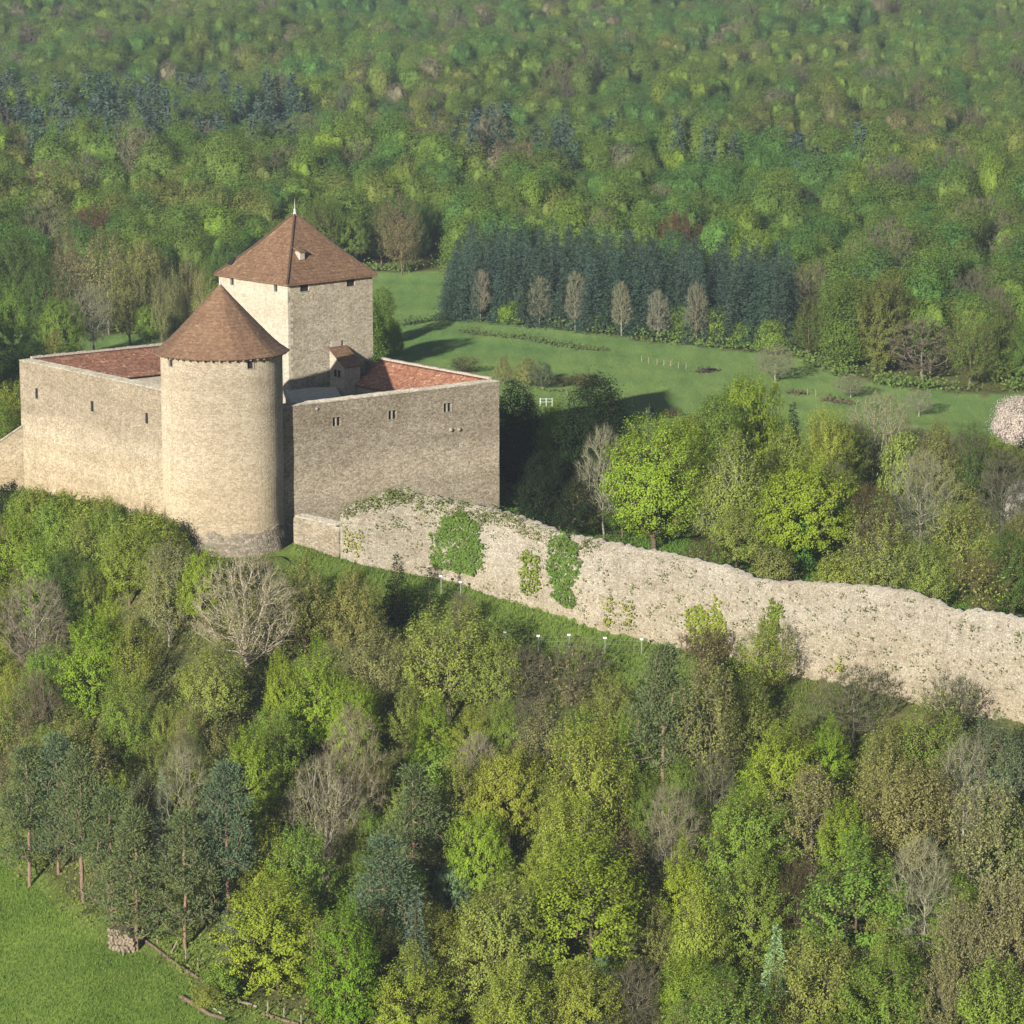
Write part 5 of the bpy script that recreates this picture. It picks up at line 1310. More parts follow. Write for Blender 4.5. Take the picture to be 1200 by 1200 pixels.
for i, px in enumerate(range(24, 200, 8)):
    yt = float(np.interp(px, [0, 60, 130, 190, 200], [572, 578, 594, 606, 618]))+rnd.uniform(-5, 9); H = rnd.uniform(3.6, 5.6)
    k, ti = rnd.choice([('bush', 'green'), ('bush', 'olive'), ('bush', 'yellow'), ('oak', 'green'), ('sparse', 'yellow'), ('oak', 'yellow')])
    x, y = find_spot(px, yt, H); REFS_W = [(42, 600, 'the leftmost slit window'), (107, 610, 'the middle slit window'), (171, 620, 'the right slit window'), (262, 640, 'the round tower foot')]
    plant(x, y, H, H*(1.1 if k == 'bush' else .75), k, ti, rel_label(px, yt+15, k, ti, REFS_W), G1)
# filler behind the rampart
REFS2 = [(767, 570, 'the big round bright tree'), (946, 600, 'the umbrella shaped tree'), (876, 480, 'the tall lobed bright tree'), (1080, 585, 'the white trunked leafless tree'), (1032, 510, 'the pale limbed spreading tree'), (1185, 486, 'the white cherry'),
         (1156, 690, 'the reedy olive shrub'), (697, 520, 'the tall dark evergreen'), (1128, 630, 'the tall olive budding tree'), (606, 520, 'the castle corner')]
tries = 0; nb_ = 0
while tries < 4000 and nb_ < 46:
    tries += 1
    y = rnd.uniform(262, 372); px = rnd.uniform(600, 1240)
    x = (px-600)/F*(y+8); R = float(np.interp(x, RX, RY))
    if y < R+9 or (px < 900 and y < R+26): continue
    k, ti = rnd.choice([('oak', 'olive'), ('oak', 'deep'), ('sparse', 'oliveb'), ('sparse', 'khaki'), ('oak', 'mid'), ('bare', 'brown'), ('bush', 'olive'), ('bush', 'green'), ('oak', 'yellow')])
    H = rnd.uniform(6, 9); W = H*rnd.uniform(.6, .8)
    if k == 'bush': H = rnd.uniform(2.6, 4.2); W = H*1.2
    z = gz(x, y); px, py = proj(x, y, z); _, pt = proj(x, y, z+H); ppm = F/(y+10)
    lim = np.interp(px, [580, 640, 700, 760, 840, 930, 990, 1100, 1200], [470, 490, 500, 500, 480, 500, 500, 505, 520])
    if pt < lim:
        H -= (lim-pt)/ppm; _, pt = proj(x, y, z+H)
        if H < 3: continue
    if px < 715: k = 'bush' if k == 'bush' else 'oak'; ti = 'dark'  # castle's shadow put into the leaf colour
    if crowded(x, y, W/2, .55): continue
    hide = 0
    for bx, bt, bb, bw in BOXES:
        if bb < py-2 and abs(bx-px) < (bw+W*ppm*.5)*.6 and pt < bt+(bb-bt)*.5 and bt < py: hide += 1
    if hide: continue
    plant(x, y, H, W, k, ti, rel_label(px, (py+pt)/2, k, ti, REFS2), G2); nb_ += 1
print('back fillers', nb_)

# ------------------------------------------------------------------ conifer block
G5 = 'conifers of the planted block beyond the meadow'
lab5 = 'dark blue green conifer in the planted block beyond the meadow'
n5 = 0
fr = [ground_hit(px, np.interp(px, [520, 560, 700, 930], [378, 376, 390, 416]), 350.) for px in np.linspace(532, 918, 22)]
for j in range(6):
    for i, p in enumerate(fr):
        k = 1+j*.0125; x = p.x*k+rnd.uniform(-1., 1.)+(j % 2)*1.2; y = p.y*k+1+rnd.uniform(-1.2, 1.2)
        H = rnd.uniform(10.8, 13.)*(1 if i > 0 else .85); z = gz(x, y)
        o = link('conifer_tree', PR['spruce'][rnd.randrange(3)].crown); o.location = (x, y, z-.1); o.rotation_euler = (0, 0, rnd.uniform(0, 6.28)); w = rnd.uniform(5., 6.6)/5.5
        o.scale = (w, w, H/14); o['tint'] = jitter(TINT['spruce'], .15); tag(o, lab5, 'tree', G5); TREES.append((x, y, 2.4)); n5 += 1

# ------------------------------------------------------------------ the forest
def forest_kind(x, y):
    px, py = proj(x, y, gz(x, y)+8)
    n1 = mnoise.noise((x*.012, y*.012, 1.)); n2 = mnoise.noise((x*.03, y*.03, 7.))
    con = 0
    if px < 360 and 112 < py < 176+.02*px: con = .42
    elif 500 < px < 690 and 160 < py < 192: con = .42
    elif 930 < px < 1010 and 176 < py < 200: con = .55
    elif 640 < px < 930 and 168 < py < 188: con = .22
    r = rnd.random()
    if r < con: return 'sp'
    r = rnd.random()+.1*n2
    if r < .05: return 'bare'
    return 'lf'
def forest_tint(x, y):
    n1 = .5+.5*mnoise.noise((x*.014, y*.011, 4.))+.22*mnoise.noise((x*.045, y*.04, 2.)); r = rnd.random()*.42+n1*.75-.1
    base = (.074, .148, .036) if r < .36 else ((.098, .15, .032) if r < .68 else ((.122, .148, .037) if r < .90 else (.125, .12, .052)))
    if rnd.random() < .035: base = (.16, .15, .09)
    if rnd.random() < .05: base = (.055, .105, .03)
    if rnd.random() < .05: base = (.13, .19, .03)
    k_ = .97+.2*mnoise.noise((x*.011+5, y*.009, 8.)); return jitter(tuple(q*k_ for q in base), .1)
pts = []
cell = {}
def try_add(x, y, r):
    ci, cj = int(x//6), int(y//6)
    for a in (-1, 0, 1):
        for b in (-1, 0, 1):
            for (u, v) in cell.get((ci+a, cj+b), ()):
                if (u-x)**2+(v-y)**2 < r*r: return False
    cell.setdefault((ci, cj), []).append((x, y)); pts.append((x, y)); return True
for a, b, c in TREES:
    if b > 400: cell.setdefault((int(a//6), int(b//6)), []).append((a, b))
Ys = 430.
while Ys < 1330:
    hw = .162*Ys+22; st = 4.3+(.0016*(Ys-450))
    xs = np.arange(-hw, hw, st)
    for x in xs:
        x2, y2 = x+rnd.uniform(-2, 2), Ys+rnd.uniform(-2, 2)
        if forest_depth(x2, y2) < 2.5+rnd.uniform(-1, 2): continue
        px, py = proj(x2, y2, gz(x2, y2))
        try_add(x2, y2, rnd.uniform(3.9, 5.8))
    Ys += st
pts.sort(key=lambda p: p[1])
for _ in range(260):  # unseen trees on the added spur, helping it cast its shade
    x, y = rnd.uniform(-150, -72), rnd.uniform(290, 420)
    if math.exp(-((x+106)/22)**2-((y-352)/40)**2) > .25 and x < -.165*y-4: try_add(x, y, 6.)
# skip those wholly behind the conifer block or the keep for the count of individuals
ind = []; rest = []
for p in pts:
    px, py = proj(p[0], p[1], gz(*p))
    infr = -20 < px < 1220
    if len(ind) < 300 and infr and not (545 < px < 920 and p[1] < 530): ind.append(p)
    else: rest.append(p)
LF = {'olive': 'olive', 'green': 'mid green', 'brown': 'brownish'}
def cname(c):
    if c[0] > c[1]*1.0: return 'brown'
    if c[0] > c[1]*.74: return 'olive'
    return 'green'
PROTO_OBJS = {}
for p in ind:
    x, y = p; k = forest_kind(x, y); t_ = forest_tint(x, y); edge = forest_depth(x, y) < 9
    if k == 'bare' and rnd.random() < .8:
        i = rnd.randrange(2); key = ('bare', i); me_ = FARBARE[i]; t_ = jitter(BARK['grey'], .15); lab = 'leafless grey brown tree in the near part of the forest'; grp = 'leafless trees of the near forest'
    elif k == 'sp': i = rnd.randrange(2); key = ('sp', i); me_ = FARSP[i]; t_ = jitter(TINT['spruce'], .15); lab = 'dark conifer in the near part of the forest'; grp = 'conifers of the near forest'
    else:
        i = rnd.randrange(5); key = ('lf', i); me_ = FAR[i]; n_ = LF[cname(t_)]; lab = '%s leafy tree in the near part of the forest beyond the meadow' % n_; grp = '%s trees of the near forest' % n_
    if key[0] == 'lf' and forest_depth(x, y) < 16 and not (540 < proj(x, y, gz(x, y))[0] < 925):
        k2 = rnd.choice(['oak', 'oak', 'beech', 'sparse', 'maple', 'dense']); px_, py_ = proj(x, y, gz(x, y)+5)
        H = rnd.uniform(8.5, 13.); cn = cname(t_); EDGE_REFS = [(670, 330, 'the conifer block'), (1137, 370, 'the tall bare crowned tree'), (343, 290, 'the square keep'), (1185, 486, 'the white cherry'), (908, 430, 'the largest lone meadow tree'), (108, 370, 'the pale bare round tree'), (1042, 368, 'the slim grey bare tree')]
        tt_ = {'olive': 'olive', 'green': 'green', 'brown': 'brown'}[cn]
        plant(x, y, H, H*rnd.uniform(.55, .75), k2, t_, rel_label(px_, py_, k2, tt_, EDGE_REFS)); continue
    o = link('woodland_tree', me_); H = rnd.uniform(8.6, 13.4)*(.85 if edge else 1)/11*(1+.25*mnoise.noise((x*.03, y*.03, 9))); W = rnd.uniform(.84, 1.36)
    o.location = (x, y, gz(x, y)-.1); o.rotation_euler = (0, 0, rnd.uniform(0, 6.28)); o.scale = (W, W, H); o['tint'] = t_; tag(o, lab, 'tree', grp)
    PROTO_OBJS.setdefault(key, o)
for key, ml in (('lf', FAR), ('bare', FARBARE), ('sp', FARSP)):
    for i in range(len(ml)):
        if (key, i) not in PROTO_OBJS and len(rest):
            x, y = rest.pop(0); o = link('woodland_tree', ml[i]); o.location = (x, y, gz(x, y)); o['tint'] = {'lf': (.11, .16, .035), 'bare': BARK['grey'], 'sp': TINT['spruce']}[key]
            lab, grp = {'lf': ('mid green leafy tree in the near part of the forest beyond the meadow', 'mid green trees of the near forest'), 'bare': ('leafless grey brown tree in the near part of the forest', 'leafless trees of the near forest'), 'sp': ('dark conifer in the near part of the forest', 'conifers of the near forest')}[key]
            tag(o, lab, 'tree', grp); PROTO_OBJS[(key, i)] = o
keys = list(PROTO_OBJS)
n = len(rest); co = np.zeros((n, 3)); kd = np.zeros(n, np.int32); sc = np.zeros((n, 3)); ro = np.zeros(n); ti = np.ones((n, 4))
for q, (x, y) in enumerate(rest):
    k = forest_kind(x, y)
    cand = [i for i, kk in enumerate(keys) if kk[0] == k]; kd[q] = rnd.choice(cand)
    co[q] = (x, y, gz(x, y)-.1); W = rnd.uniform(.84, 1.4); sc[q] = (W, W, rnd.uniform(8.4, 13.6)/11*(1+.3*mnoise.noise((x*.03, y*.03, 9)))); ro[q] = rnd.uniform(0, 6.28)
    ti[q, :3] = forest_tint(x, y) if k == 'lf' else (jitter(BARK['grey'], .2) if k == 'bare' else jitter((.045, .07, .055), .2))
me_ = bpy.data.meshes.new('distant_forest'); me_.vertices.add(n); me_.vertices.foreach_set('co', co.ravel())
def attr(nm, typ, arr, f='value'):
    me_.attributes.new(nm, typ, 'POINT').data.foreach_set(f, np.asarray(arr).ravel())
attr('kindno', 'INT', kd); attr('scl', 'FLOAT_VECTOR', sc.astype(np.float32), 'vector'); attr('rot', 'FLOAT', ro.astype(np.float32)); attr('tint', 'FLOAT_COLOR', ti.astype(np.float32), 'color')
fo = link('distant_forest', me_); tag(fo, 'wide green forest covering the far hillside up to the top of the picture', 'forest', kind='stuff')
ng = bpy.data.node_groups.new('forest', 'GeometryNodeTree')
ng.interface.new_socket('Geometry', in_out='INPUT', socket_type='NodeSocketGeometry'); ng.interface.new_socket('Geometry', in_out='OUTPUT', socket_type='NodeSocketGeometry')
gi = ng.nodes.new('NodeGroupInput'); go = ng.nodes.new('NodeGroupOutput'); jn = ng.nodes.new('GeometryNodeJoinGeometry')
def named(nm, typ):
    a_ = ng.nodes.new('GeometryNodeInputNamedAttribute'); a_.data_type = typ; a_.inputs[0].default_value = nm; return [o_ for o_ in a_.outputs if o_.enabled][0]
aK, aS, aR = named('kindno', 'INT'), named('scl', 'FLOAT_VECTOR'), named('rot', 'FLOAT')
cx = ng.nodes.new('ShaderNodeCombineXYZ'); ng.links.new(aR, cx.inputs[2])
for i, kk in enumerate(keys):
    oi = ng.nodes.new('GeometryNodeObjectInfo'); oi.inputs['Object'].default_value = PROTO_OBJS[kk]; oi.transform_space = 'ORIGINAL'
    cmp_ = ng.nodes.new('FunctionNodeCompare'); cmp_.data_type = 'INT'; cmp_.operation = 'EQUAL'
    ins = [s for s in cmp_.inputs if s.enabled and s.type == 'INT']; ng.links.new(aK, ins[0]); ins[1].default_value = i
    ip = ng.nodes.new('GeometryNodeInstanceOnPoints'); ng.links.new(gi.outputs[0], ip.inputs['Points']); ng.links.new(cmp_.outputs[0], ip.inputs['Selection'])
    ng.links.new(oi.outputs['Geometry'], ip.inputs['Instance']); ng.links.new(cx.outputs[0], ip.inputs['Rotation']); ng.links.new(aS, ip.inputs['Scale']); ng.links.new(ip.outputs[0], jn.inputs[0])
ng.links.new(jn.outputs[0], go.inputs[0]); md = fo.modifiers.new('forest', 'NODES'); md.node_group = ng
print('forest', len(ind), n)
# ------------------------------------------------------------------ ivy on the rampart
def ivy(outline, label, tint, dens=190, thick=.32, leaf=(.26, .2)):
    xs = [p[0] for p in outline]; ys = [p[1] for p in outline]; rg = np.random.default_rng(int(sum(xs)))
    cx_, cy_ = np.mean(xs), np.mean(ys); p0, n0 = wall_hit(cx_, cy_)
    o = empty('ivy', p0); tag(o, label, 'ivy', 'ivy patches on the rampart')
    A = (max(xs)-min(xs))*(max(ys)-min(ys))/(13.5**2); k = int(A*dens); C = []; Nn = []
    qx = rg.uniform(min(xs)-4, max(xs)+4, k); qy = rg.uniform(min(ys)-5, max(ys)+5, k)
    wob = np.array([mnoise.noise((a*.09, b*.09, 3))*8+mnoise.noise((a*.3, b*.3, 8))*6 for a, b in zip(qx, qy)])
    keep = in_poly(qx+wob, qy+wob*.7, outline) & (np.array([mnoise.noise((a*.16, b*.12, 21)) for a, b in zip(qx, qy)]) > rg.uniform(-.75, -.1, k))
    for a, b in zip(qx[keep], qy[keep]):
        p, nrm = wall_hit(a, b); d = .12+thick*(.5+.5*mnoise.noise((a*.07, b*.07, 1)))*rg.uniform(.3, 1.1)
        C.append(p+nrm*d-p0); Nn.append((nrm.x, nrm.y, .25))
    if not C: return
    nn_ = unit(np.array(Nn)*1.+rg.normal(0, .65, (len(C), 3))); v, f = cards(rg, np.array(C), nn_, *leaf)
    c = link('leaves', np_mesh('ivy', v, [f], [M_LEAF]), o); c['tint'] = tint
ivy([(518, 604), (545, 600), (560, 612), (566, 640), (566, 664), (556, 674), (530, 668), (506, 662), (504, 640), (512, 625)], 'broad green ivy patch on the rampart near the castle', (.095, .158, .034))
ivy([(646, 628), (664, 622), (680, 640), (678, 672), (674, 706), (664, 713), (650, 700), (643, 670)], 'tall narrow green ivy column in the middle of the rampart', (.095, .16, .034))
ivy([(613, 655), (622, 645), (634, 652), (634, 680), (632, 697), (622, 700), (610, 688)], 'yellowish ivy patch left of the tall ivy column', (.15, .2, .03), 140)
ivy([(401, 630), (410, 618), (424, 622), (426, 645), (414, 652), (402, 645)], 'pale yellow creeper at the left end of the rampart', (.2, .21, .05), 60)
ivy([(704, 702), (712, 694), (722, 705), (722, 730), (710, 734)], 'thin yellow creeper right of the tall ivy column', (.2, .22, .05), 60)
ivy([(730, 708), (740, 700), (746, 715), (743, 736), (733, 735)], 'second thin yellow creeper right of the tall ivy column', (.2, .22, .05), 50)
ivy([(806, 714), (818, 706), (832, 720), (838, 692), (846, 720), (856, 745), (852, 768), (836, 764), (820, 758), (806, 752)], 'spiky yellow green creeper above the dark brown shrub', (.19, .23, .035), 120)
ivy([(898, 720), (908, 700), (917, 712), (915, 745), (912, 775), (900, 780), (884, 770), (890, 745)], 'green creeper climbing the rampart right of the spiky one', (.13, .18, .03), 120)
ivy([(974, 782), (982, 765), (990, 778), (988, 790), (978, 792)], 'tiny yellow creeper near the foot of the rampart', (.24, .26, .05), 50)
ivy([(880, 770), (925, 770), (928, 790), (885, 785)], 'low green creeper at the rampart foot beside the climbing one', (.14, .18, .04), 30)
# weeds rooted in the rampart, mostly along its top
rg = np.random.default_rng(77); C = []; Nn = []
for _ in range(300):
    px = rg.uniform(402, 1215); ty = np.interp(px, TOP_PX, TOP_PY); by = np.interp(px, BASE_PX, BASE_PY)
    s = rg.uniform(0, 1); near = px < 660
    py = ty+(by-ty)*(s**2.6*.5 if near and rg.uniform() < .7 else s)
    p, nrm = wall_hit(px, py); m_ = int(rg.integers(3, 26 if near else 11)); r = .1+.018*m_
    for _ in range(m_):
        C.append(np.array(p)+np.array(nrm)*rg.uniform(.1, .3)+rg.normal(0, r, 3)*np.array([1, .6, .7])); Nn.append((nrm.x, nrm.y, .4))
for _ in range(260):
    px = rg.uniform(405, 700); ty = np.interp(px, TOP_PX, TOP_PY)+rg.uniform(-2, 12); p, nrm = wall_hit(px, ty); m_ = int(rg.integers(6, 34))
    for _ in range(m_): C.append(np.array(p)+np.array(nrm)*rg.uniform(-.9, .3)+rg.normal(0, .28, 3)*np.array([1, 1, .45])+np.array([0, 0, .05])); Nn.append((nrm.x*.4, nrm.y*.4, .8))
nn_ = unit(np.array(Nn)+rg.normal(0, .5, (len(C), 3))); v, f = cards(rg, np.array(C), nn_, .2, .13); o = link('wall_weeds', np_mesh('wall_weeds', v, [f], [M_LEAF])); o['tint'] = (.115, .14, .045)
tag(o, 'small weeds rooted in the joints of the ruined rampart', 'weeds', kind='stuff')

# ------------------------------------------------------------------ undergrowth and rough grass
rg = np.random.default_rng(99); C = []; CT = []
def clump_field(n, xr, yr, ok, hmin, hmax, per, rad):
    x = rg.uniform(*xr, n); y = rg.uniform(*yr, n); k = ok(x, y); x, y = x[k], y[k]; z = g(x, y); h = rg.uniform(hmin, hmax, len(x))
    m_ = rg.poisson(per, len(x)); xx = np.repeat(x, m_)+rg.normal(0, rad, m_.sum()); yy = np.repeat(y, m_)+rg.normal(0, rad, m_.sum()); zz = g(xx, yy)+np.repeat(h, m_)*rg.uniform(0, 1, m_.sum())
    return np.stack([xx, yy, zz], 1)
def ok_front(x, y):
    d = np.interp(x, RX, RY)-y
    return (d > 6) & ~in_poly(x, y, FIELD) & (np.abs(x) < .158*y+12)
P = clump_field(9000, (-62, 62), (195, 320), ok_front, .3, 1.6, 20, .55)
n_ = unit(rg.normal(0, .7, P.shape)+np.array([0, -.4, .7])); v, f = cards(rg, P, n_, .27, .16); o = link('undergrowth', np_mesh('undergrowth', v, [f], [M_LEAF])); o['tint'] = (.15, .175, .045)
tag(o, 'brambles and low undergrowth between the trunks below the castle', 'undergrowth', kind='stuff')
def ok_back(x, y):
    d = y-np.interp(x, RX, RY); return (d > 14) & (x > -2) & (np.abs(x) < .158*y+12)
P = clump_field(1700, (-4, 66), (255, 375), ok_back, .3, 1.5, 20, .6)
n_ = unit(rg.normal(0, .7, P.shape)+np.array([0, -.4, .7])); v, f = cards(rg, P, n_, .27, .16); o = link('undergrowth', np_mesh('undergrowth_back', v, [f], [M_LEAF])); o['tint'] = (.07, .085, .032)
tag(o, 'low undergrowth beneath the trees behind the rampart', 'undergrowth', kind='stuff')
# hem of bushes along the forest edge
P = []
for i in range(len(EDGE)-1):
    a, b = EDGE[i], EDGE[i+1]; ln = (b-a).length
    if -.17 < math.atan2((a.x+b.x)/2, (a.y+b.y)/2) < .175:
        for _ in range(int(ln/1.1)):
            t_ = rg.uniform(); c = a+(b-a)*t_; c = Vector((c.x, c.y+rg.uniform(0, 4), 0)); m_ = int(rg.integers(20, 60)); r = rg.uniform(.6, 1.3)
            q = rg.normal(0, 1, (m_, 3))*np.array([r, r, r*.55])+np.array([c.x, c.y, gz(c.x, c.y)+r*.7]); P.append(q)
P = np.concatenate(P); n_ = unit(rg.normal(0, .6, P.shape)+np.array([-.3, -.6, .6])); v, f = cards(rg, P, n_, .5, .32); o = link('undergrowth', np_mesh('edge_scrub', v, [f], [M_LEAF])); o['tint'] = (.10, .15, .04)
tag(o, 'green scrub along the edge of the forest beside the meadow', 'undergrowth', kind='stuff')
# grass blades: field, strip under the rampart, bank behind it
def grass(name, label, n, xr, yr, ok, h, w, tint):
    x = rg.uniform(*xr, n); y = rg.uniform(*yr, n); k = ok(x, y); x, y = x[k], y[k]; z = g(x, y); m_ = len(x)
    p = np.stack([x, y, z-.02], 1); d = rg.normal(0, .45, (m_, 3))+np.array([0, 0, 1.]); v, f = twigs(rg, p, d, h, w)
    o = link(name, np_mesh(name, v, [f], [M_LEAF])); o['tint'] = tint; tag(o, label, 'grass', kind='stuff'); return o
grass('grass', 'short bright grass of the field in the bottom left corner', 150000, (-62, -10), (195, 262), lambda x, y: in_poly(x, y, FIELD), .26, .09, (.105, .17, .034))
grass('grass', 'rough tufted grass bank between the field and the pines', 50000, (-60, -5), (200, 268), lambda x, y: in_poly(x, y, GRASS2) & ~in_poly(x, y, FIELD) & (rg.uniform(0, 1, len(x)) < .75), .42, .08, (.13, .175, .035))
def ok_strip(x, y):
    d = np.interp(x, RX, RY)-y; return (d > .3) & (d < 10)
grass('grass', 'rough grass strip at the foot of the rampart', 60000, (-20, 30), (240, 292), ok_strip, .5, .08, (.11, .165, .035))
def ok_bank(x, y):
    d = y-np.interp(x, RX, RY); return (d > 1.5) & (d < 34)
grass('grass', 'green grass bank behind the rampart', 60000, (-2, 42), (245, 325), ok_bank, .4, .09, (.085, .18, .026))

# ------------------------------------------------------------------ fence below the rampart: thin posts with white caps and wire
fence = empty('wire_fence', (0, 0, 0)); tag(fence, 'wire fence on thin posts with white caps below the rampart', 'fence')
prev = None
for px, py in ((517, 676), (540, 688), (592, 745), (631, 750), (667, 748), (709, 752), (752, 753)):
    y0 = {517: 696, 540: 700}.get(px, py+15); p = ground_hit(px, y0, 240.); h = max(1.3, at_Y(px, py, p.y).z-p.z)
    bm = bmesh.new(); bar3(bm, (p.x, p.y, p.z-.3), (p.x, p.y, p.z+h), .045, .04); po = bm_obj('post', bm, M_STEEL, fence)
    bm = bmesh.new(); box(bm, (p.x, p.y-.03), (1, -.3), .3, .16, p.z+h+.003, p.z+h+.15); bm_obj('cap', bm, M_WHITE, po)
    if prev is not None and (p-prev[0]).length < 6:
        bm = bmesh.new()
        for q in (.35, .8, 1.2): bar3(bm, prev[0]+Vector((0, 0, q)), p+Vector((0, 0, q)), .012, .012, 3)
        bm_obj('wire', bm, M_STEEL, fence)
    prev = (p, h)

# ------------------------------------------------------------------ field corner: woodpile, posts, logs
wp = ground_hit(145, 1114, 190.)
k = 0
wd = Vector((.93, -.37)); wn_ = Vector((.37, .93))
for row in range(7):
    for c in range(8-(row > 4)*2):
        bm = bmesh.new(); r = rnd.uniform(.12, .17)
        cc = Vector((wp.x, wp.y))+wd*(-.95+.28*c+.14*(row % 2)+rnd.uniform(-.03, .03)); z = wp.z+.12+row*.245
        ln = rnd.uniform(.9, 1.2); a = cc-wn_*(ln/2+rnd.uniform(-.1, .1)); b = cc+wn_*ln/2
        vs = bar3(bm, (a.x, a.y, z), (b.x, b.y, z), r, r*.95, 8)
        o = bm_obj('firewood_log', bm, M_CUT); tag(o, 'cut firewood log in the stack at the foot of the two pines', 'log', 'firewood logs stacked under the pines'); k += 1
for (px, yb, yt, tl) in ((144.5, 1122, 1112, 0), (167.5, 1100, 1089, 0), (184.5, 1107, 1093, 0), (199, 1117, 1106, 5), (218, 1128, 1112, 0), (232, 1136, 1122, 0), (248, 1147, 1136, 0), (314, 1187, 1172, 0), (333, 1193, 1181, 0), (353, 1200, 1188, 0)):
    p = ground_hit(px, yb, 190.); h = at_Y(px, yt, p.y).z-p.z; bm = bmesh.new(); q = Vector((p.x+tl*.1, p.y+.1*tl, p.z+h)); bar3(bm, (p.x, p.y, p.z-.25), q, .075, .06, 6)
    o = bm_obj('fence_post', bm, M_WOOD); nm = {199: 'leaning wooden fence post between the fallen log and the pines', 144.5: 'short wooden post in front of the woodpile'}.get(px)
    tag(o, nm or 'upright wooden fence post along the field corner', 'post', None if nm else 'wooden posts along the field corner')
def log(pts, r, label, name='fallen_log', mat=None, n=7):
    bm = bmesh.new()
    P = [ground_hit(a, b, 190.)+Vector((0, 0, r*.8)) for a, b in pts]
    for i in range(len(P)-1): bar3(bm, P[i], P[i+1]+(P[i+1]-P[i])*.02, r*(1-.08*i), r*(1-.08*(i+1)), n)
    o = bm_obj(name, bm, mat or M_LOG); tag(o, label, 'log'); return o
log([(166, 1101), (180, 1112), (196, 1123)], .12, 'reddish fallen log nearest the woodpile')
log([(197, 1125), (216, 1138), (236, 1151), (252, 1161)], .13, 'long grey fallen log continuing down the field corner')
log([(212, 1170), (228, 1180), (246, 1192), (264, 1198)], .17, 'grey log heap at the bottom edge of the field')
log([(275, 1176), (289, 1178), (301, 1182)], .12, 'pale log left of the bottom fence posts', mat=M_WOOD)
log([(308, 1190), (330, 1198), (350, 1204)], .14, 'grey log under the bottom fence posts')
log([(250, 1184), (259, 1190)], .06, 'white peeled branch on the log heap', 'peeled_branch', M_COPING)
for px, yb, H, W, k_, ti_, lab in ((243, 1178, 1.7, 2.4, 'bush', 'olive', 'low bush growing over the log heap'), (262, 1168, 2.4, 2.8, 'bush', 'green', 'green bush left of the lime coloured tree stem'), (283, 1166, 2.2, 2.4, 'barebush', 'olive', 'bare bush under the lime coloured tree'), (272, 1130, 1.8, 2.2, 'bush', 'greygreen', 'grey green bush by the tall pine stem')):
    p = ground_hit(px, yb, 190.); plant(p.x, p.y, H, W, k_, ti_, lab)

# ------------------------------------------------------------------ meadow: white fence, posts, hedge, brush heap
wf = empty('white_fence'); tag(wf, 'small white fence in the meadow above the yellow olive bush tree', 'fence')
P = []
for px in (633, 640, 647):
    p = ground_hit(px, 476, 350.); P.append(p); bm = bmesh.new(); box(bm, (p.x, p.y), (1, 0), .08, .08, p.z-.2, p.z+1.05); bm_obj('post', bm, M_WHITE, wf)
bm = bmesh.new()
for h in (.55, .95): bar3(bm, P[0]+Vector((0, -.12, h)), P[-1]+Vector((0, -.12, h)), .03, .03, 4)
bm_obj('rail', bm, M_WHITE, wf)
for rows, lab in ((((752, 424), (760, 426), (770, 428), (778, 429), (786, 430), (795, 432), (804, 433)), 'line of short grey posts across the far meadow'), (((716, 471), (724, 472), (732, 473), (741, 474), (750, 475)), 'line of pale posts behind the dark evergreen'), (((946, 463), (956, 465)), 'pair of grey posts by the middle lone meadow tree')):
    e_ = empty('post_fence'); tag(e_, lab, 'fence')
    for px, py in rows:
        p = ground_hit(px, py, 350.); bm = bmesh.new(); bar3(bm, (p.x, p.y, p.z-.2), (p.x, p.y, p.z+.9), .06, .05, 5); bm_obj('post', bm, M_WOOD, e_)
def hedge(pts, h, label, tint, n=150, name='hedge'):
    q = []
    G_ = [ground_hit(a, b, 350.) for a, b in pts]
    for i in range(len(G_)-1):
        ln = (G_[i+1]-G_[i]).length
        for _ in range(int(ln*n/4)):
            c = G_[i]+(G_[i+1]-G_[i])*rg.uniform(); q.append((c.x+rg.normal(0, .5), c.y+rg.normal(0, .5), gz(c.x, c.y)+h*abs(rg.normal(0, .55))*(.6+.5*mnoise.noise((c.x*.3, c.y*.3, 0)))))
    q = np.array(q); n_ = unit(rg.normal(0, .6, q.shape)+np.array([-.2, -.6, .5])); v, f = cards(rg, q, n_, .4, .26); o = link(name, np_mesh(name, v, [f], [M_LEAF])); o['tint'] = tint; tag(o, label, 'hedge' if name == 'hedge' else 'brush')
hedge([(540, 389), (590, 395), (640, 402), (690, 410), (706, 412)], 1.2, 'long low hedge crossing the meadow below the conifer block', (.085, .115, .045))
hedge([(470, 382), (500, 377), (545, 374)], 1.5, 'low dark hedge left of the conifer block', (.05, .075, .03))
hedge([(820, 437), (829, 436), (838, 434)], .8, 'dark brush heap lying in the meadow', (.06, .05, .04), name='brush_heap')
hedge([(965, 469), (985, 473), (1000, 474)], .8, 'brown brush around the middle lone meadow tree', (.1, .085, .05), name='brush_heap')
hedge([(925, 460), (940, 463)], .6, 'brown brush below the largest lone meadow tree', (.1, .085, .05), name='brush_heap')
hedge([(560, 446), (600, 452), (640, 458), (690, 460)], .7, 'thin rough hedge behind the castle corner', (.11, .14, .06), 40)

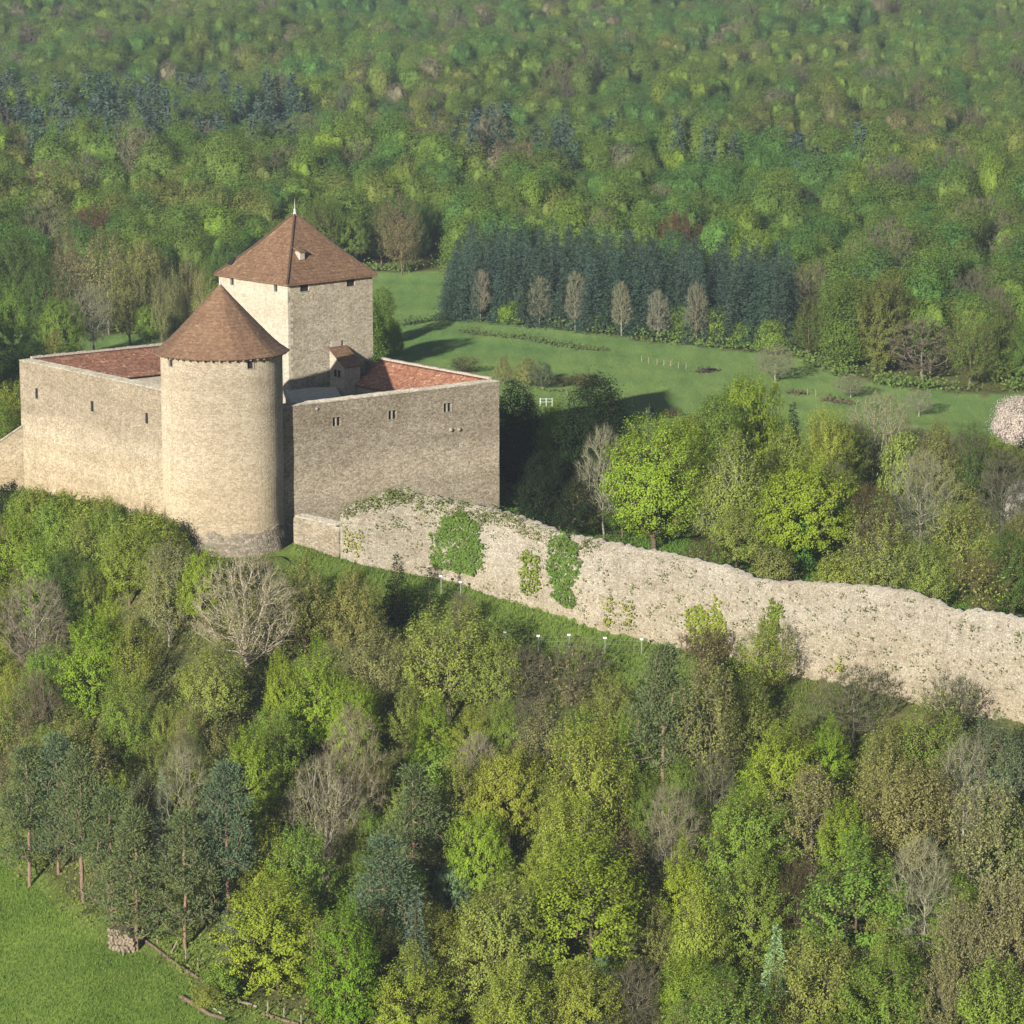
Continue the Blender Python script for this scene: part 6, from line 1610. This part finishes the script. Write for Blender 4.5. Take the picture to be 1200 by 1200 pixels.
# ------------------------------------------------------------------ light, air, camera
SAZ, SEL = math.radians(23), math.radians(17.5)
sd = Vector((-math.sin(SAZ)*math.cos(SEL), -math.cos(SAZ)*math.cos(SEL), math.sin(SEL)))
sun = bpy.data.lights.new('sun', 'SUN'); sun.energy = 5.0; sun.angle = math.radians(.53); sun.color = (1, .935, .815)
so = bpy.data.objects.new('sun', sun); COL.objects.link(so); so.rotation_euler = sd.to_track_quat('Z', 'Y').to_euler(); so.location = sd*300
W_ = bpy.data.worlds.new('World'); S.world = W_; W_.use_nodes = True
wn2 = W_.node_tree; bgn = wn2.nodes['Background']; sky = wn2.nodes.new('ShaderNodeTexSky'); sky.sky_type = 'NISHITA'; sky.sun_disc = False
sky.sun_elevation = SEL; sky.sun_rotation = math.radians(203); sky.altitude = 500; wn2.links.new(sky.outputs[0], bgn.inputs[0]); bgn.inputs[1].default_value = .052

HAZE = True
if HAZE:
    bm = bmesh.new(); x0, x1, y0, y1, z0, z1 = -1510, 1510, -310, 4010, GZMIN-1, 66
    vs = [bm.verts.new(p) for p in ((x0, y0, z0), (x1, y0, z0), (x1, y1, z0), (x0, y1, z0), (x0, y0, z1), (x1, y0, z1), (x1, y1, z1), (x0, y1, z1))]
    for f in ((0, 3, 2, 1), (4, 5, 6, 7), (0, 1, 5, 4), (1, 2, 6, 5), (2, 3, 7, 6), (3, 0, 4, 7)): bm.faces.new([vs[i] for i in f])
    mh = bpy.data.materials.new('haze'); mh.use_nodes = True; nt = mh.node_tree; nt.nodes.clear(); oo = nt.nodes.new('ShaderNodeOutputMaterial'); pv = nt.nodes.new('ShaderNodeVolumePrincipled')
    pv.inputs['Color'].default_value = (.72, .84, 1, 1); pv.inputs['Density'].default_value = .00013; pv.inputs['Anisotropy'].default_value = .2; nt.links.new(pv.outputs[0], oo.inputs['Volume'])
    hz = bm_obj('haze', bm, mh); tag(hz, kind='stuff')

cam = bpy.data.cameras.new('camera'); cam.sensor_width = 36; cam.lens = F/1200*36; cam.clip_start = 1; cam.clip_end = 8000
co_ = bpy.data.objects.new('camera', cam); COL.objects.link(co_); co_.location = (0, 0, CZ); co_.rotation_euler = (math.pi/2-PITCH, 0, 0); S.camera = co_
S.view_settings.view_transform = 'Standard'; S.view_settings.look = 'None'; S.view_settings.exposure = 1.15; S.view_settings.gamma = 1
S.cycles.max_bounces = 5; S.cycles.diffuse_bounces = 3; S.cycles.transmission_bounces = 2; S.cycles.volume_bounces = 0; S.cycles.transparent_max_bounces = 4
S.cycles.use_denoising = True
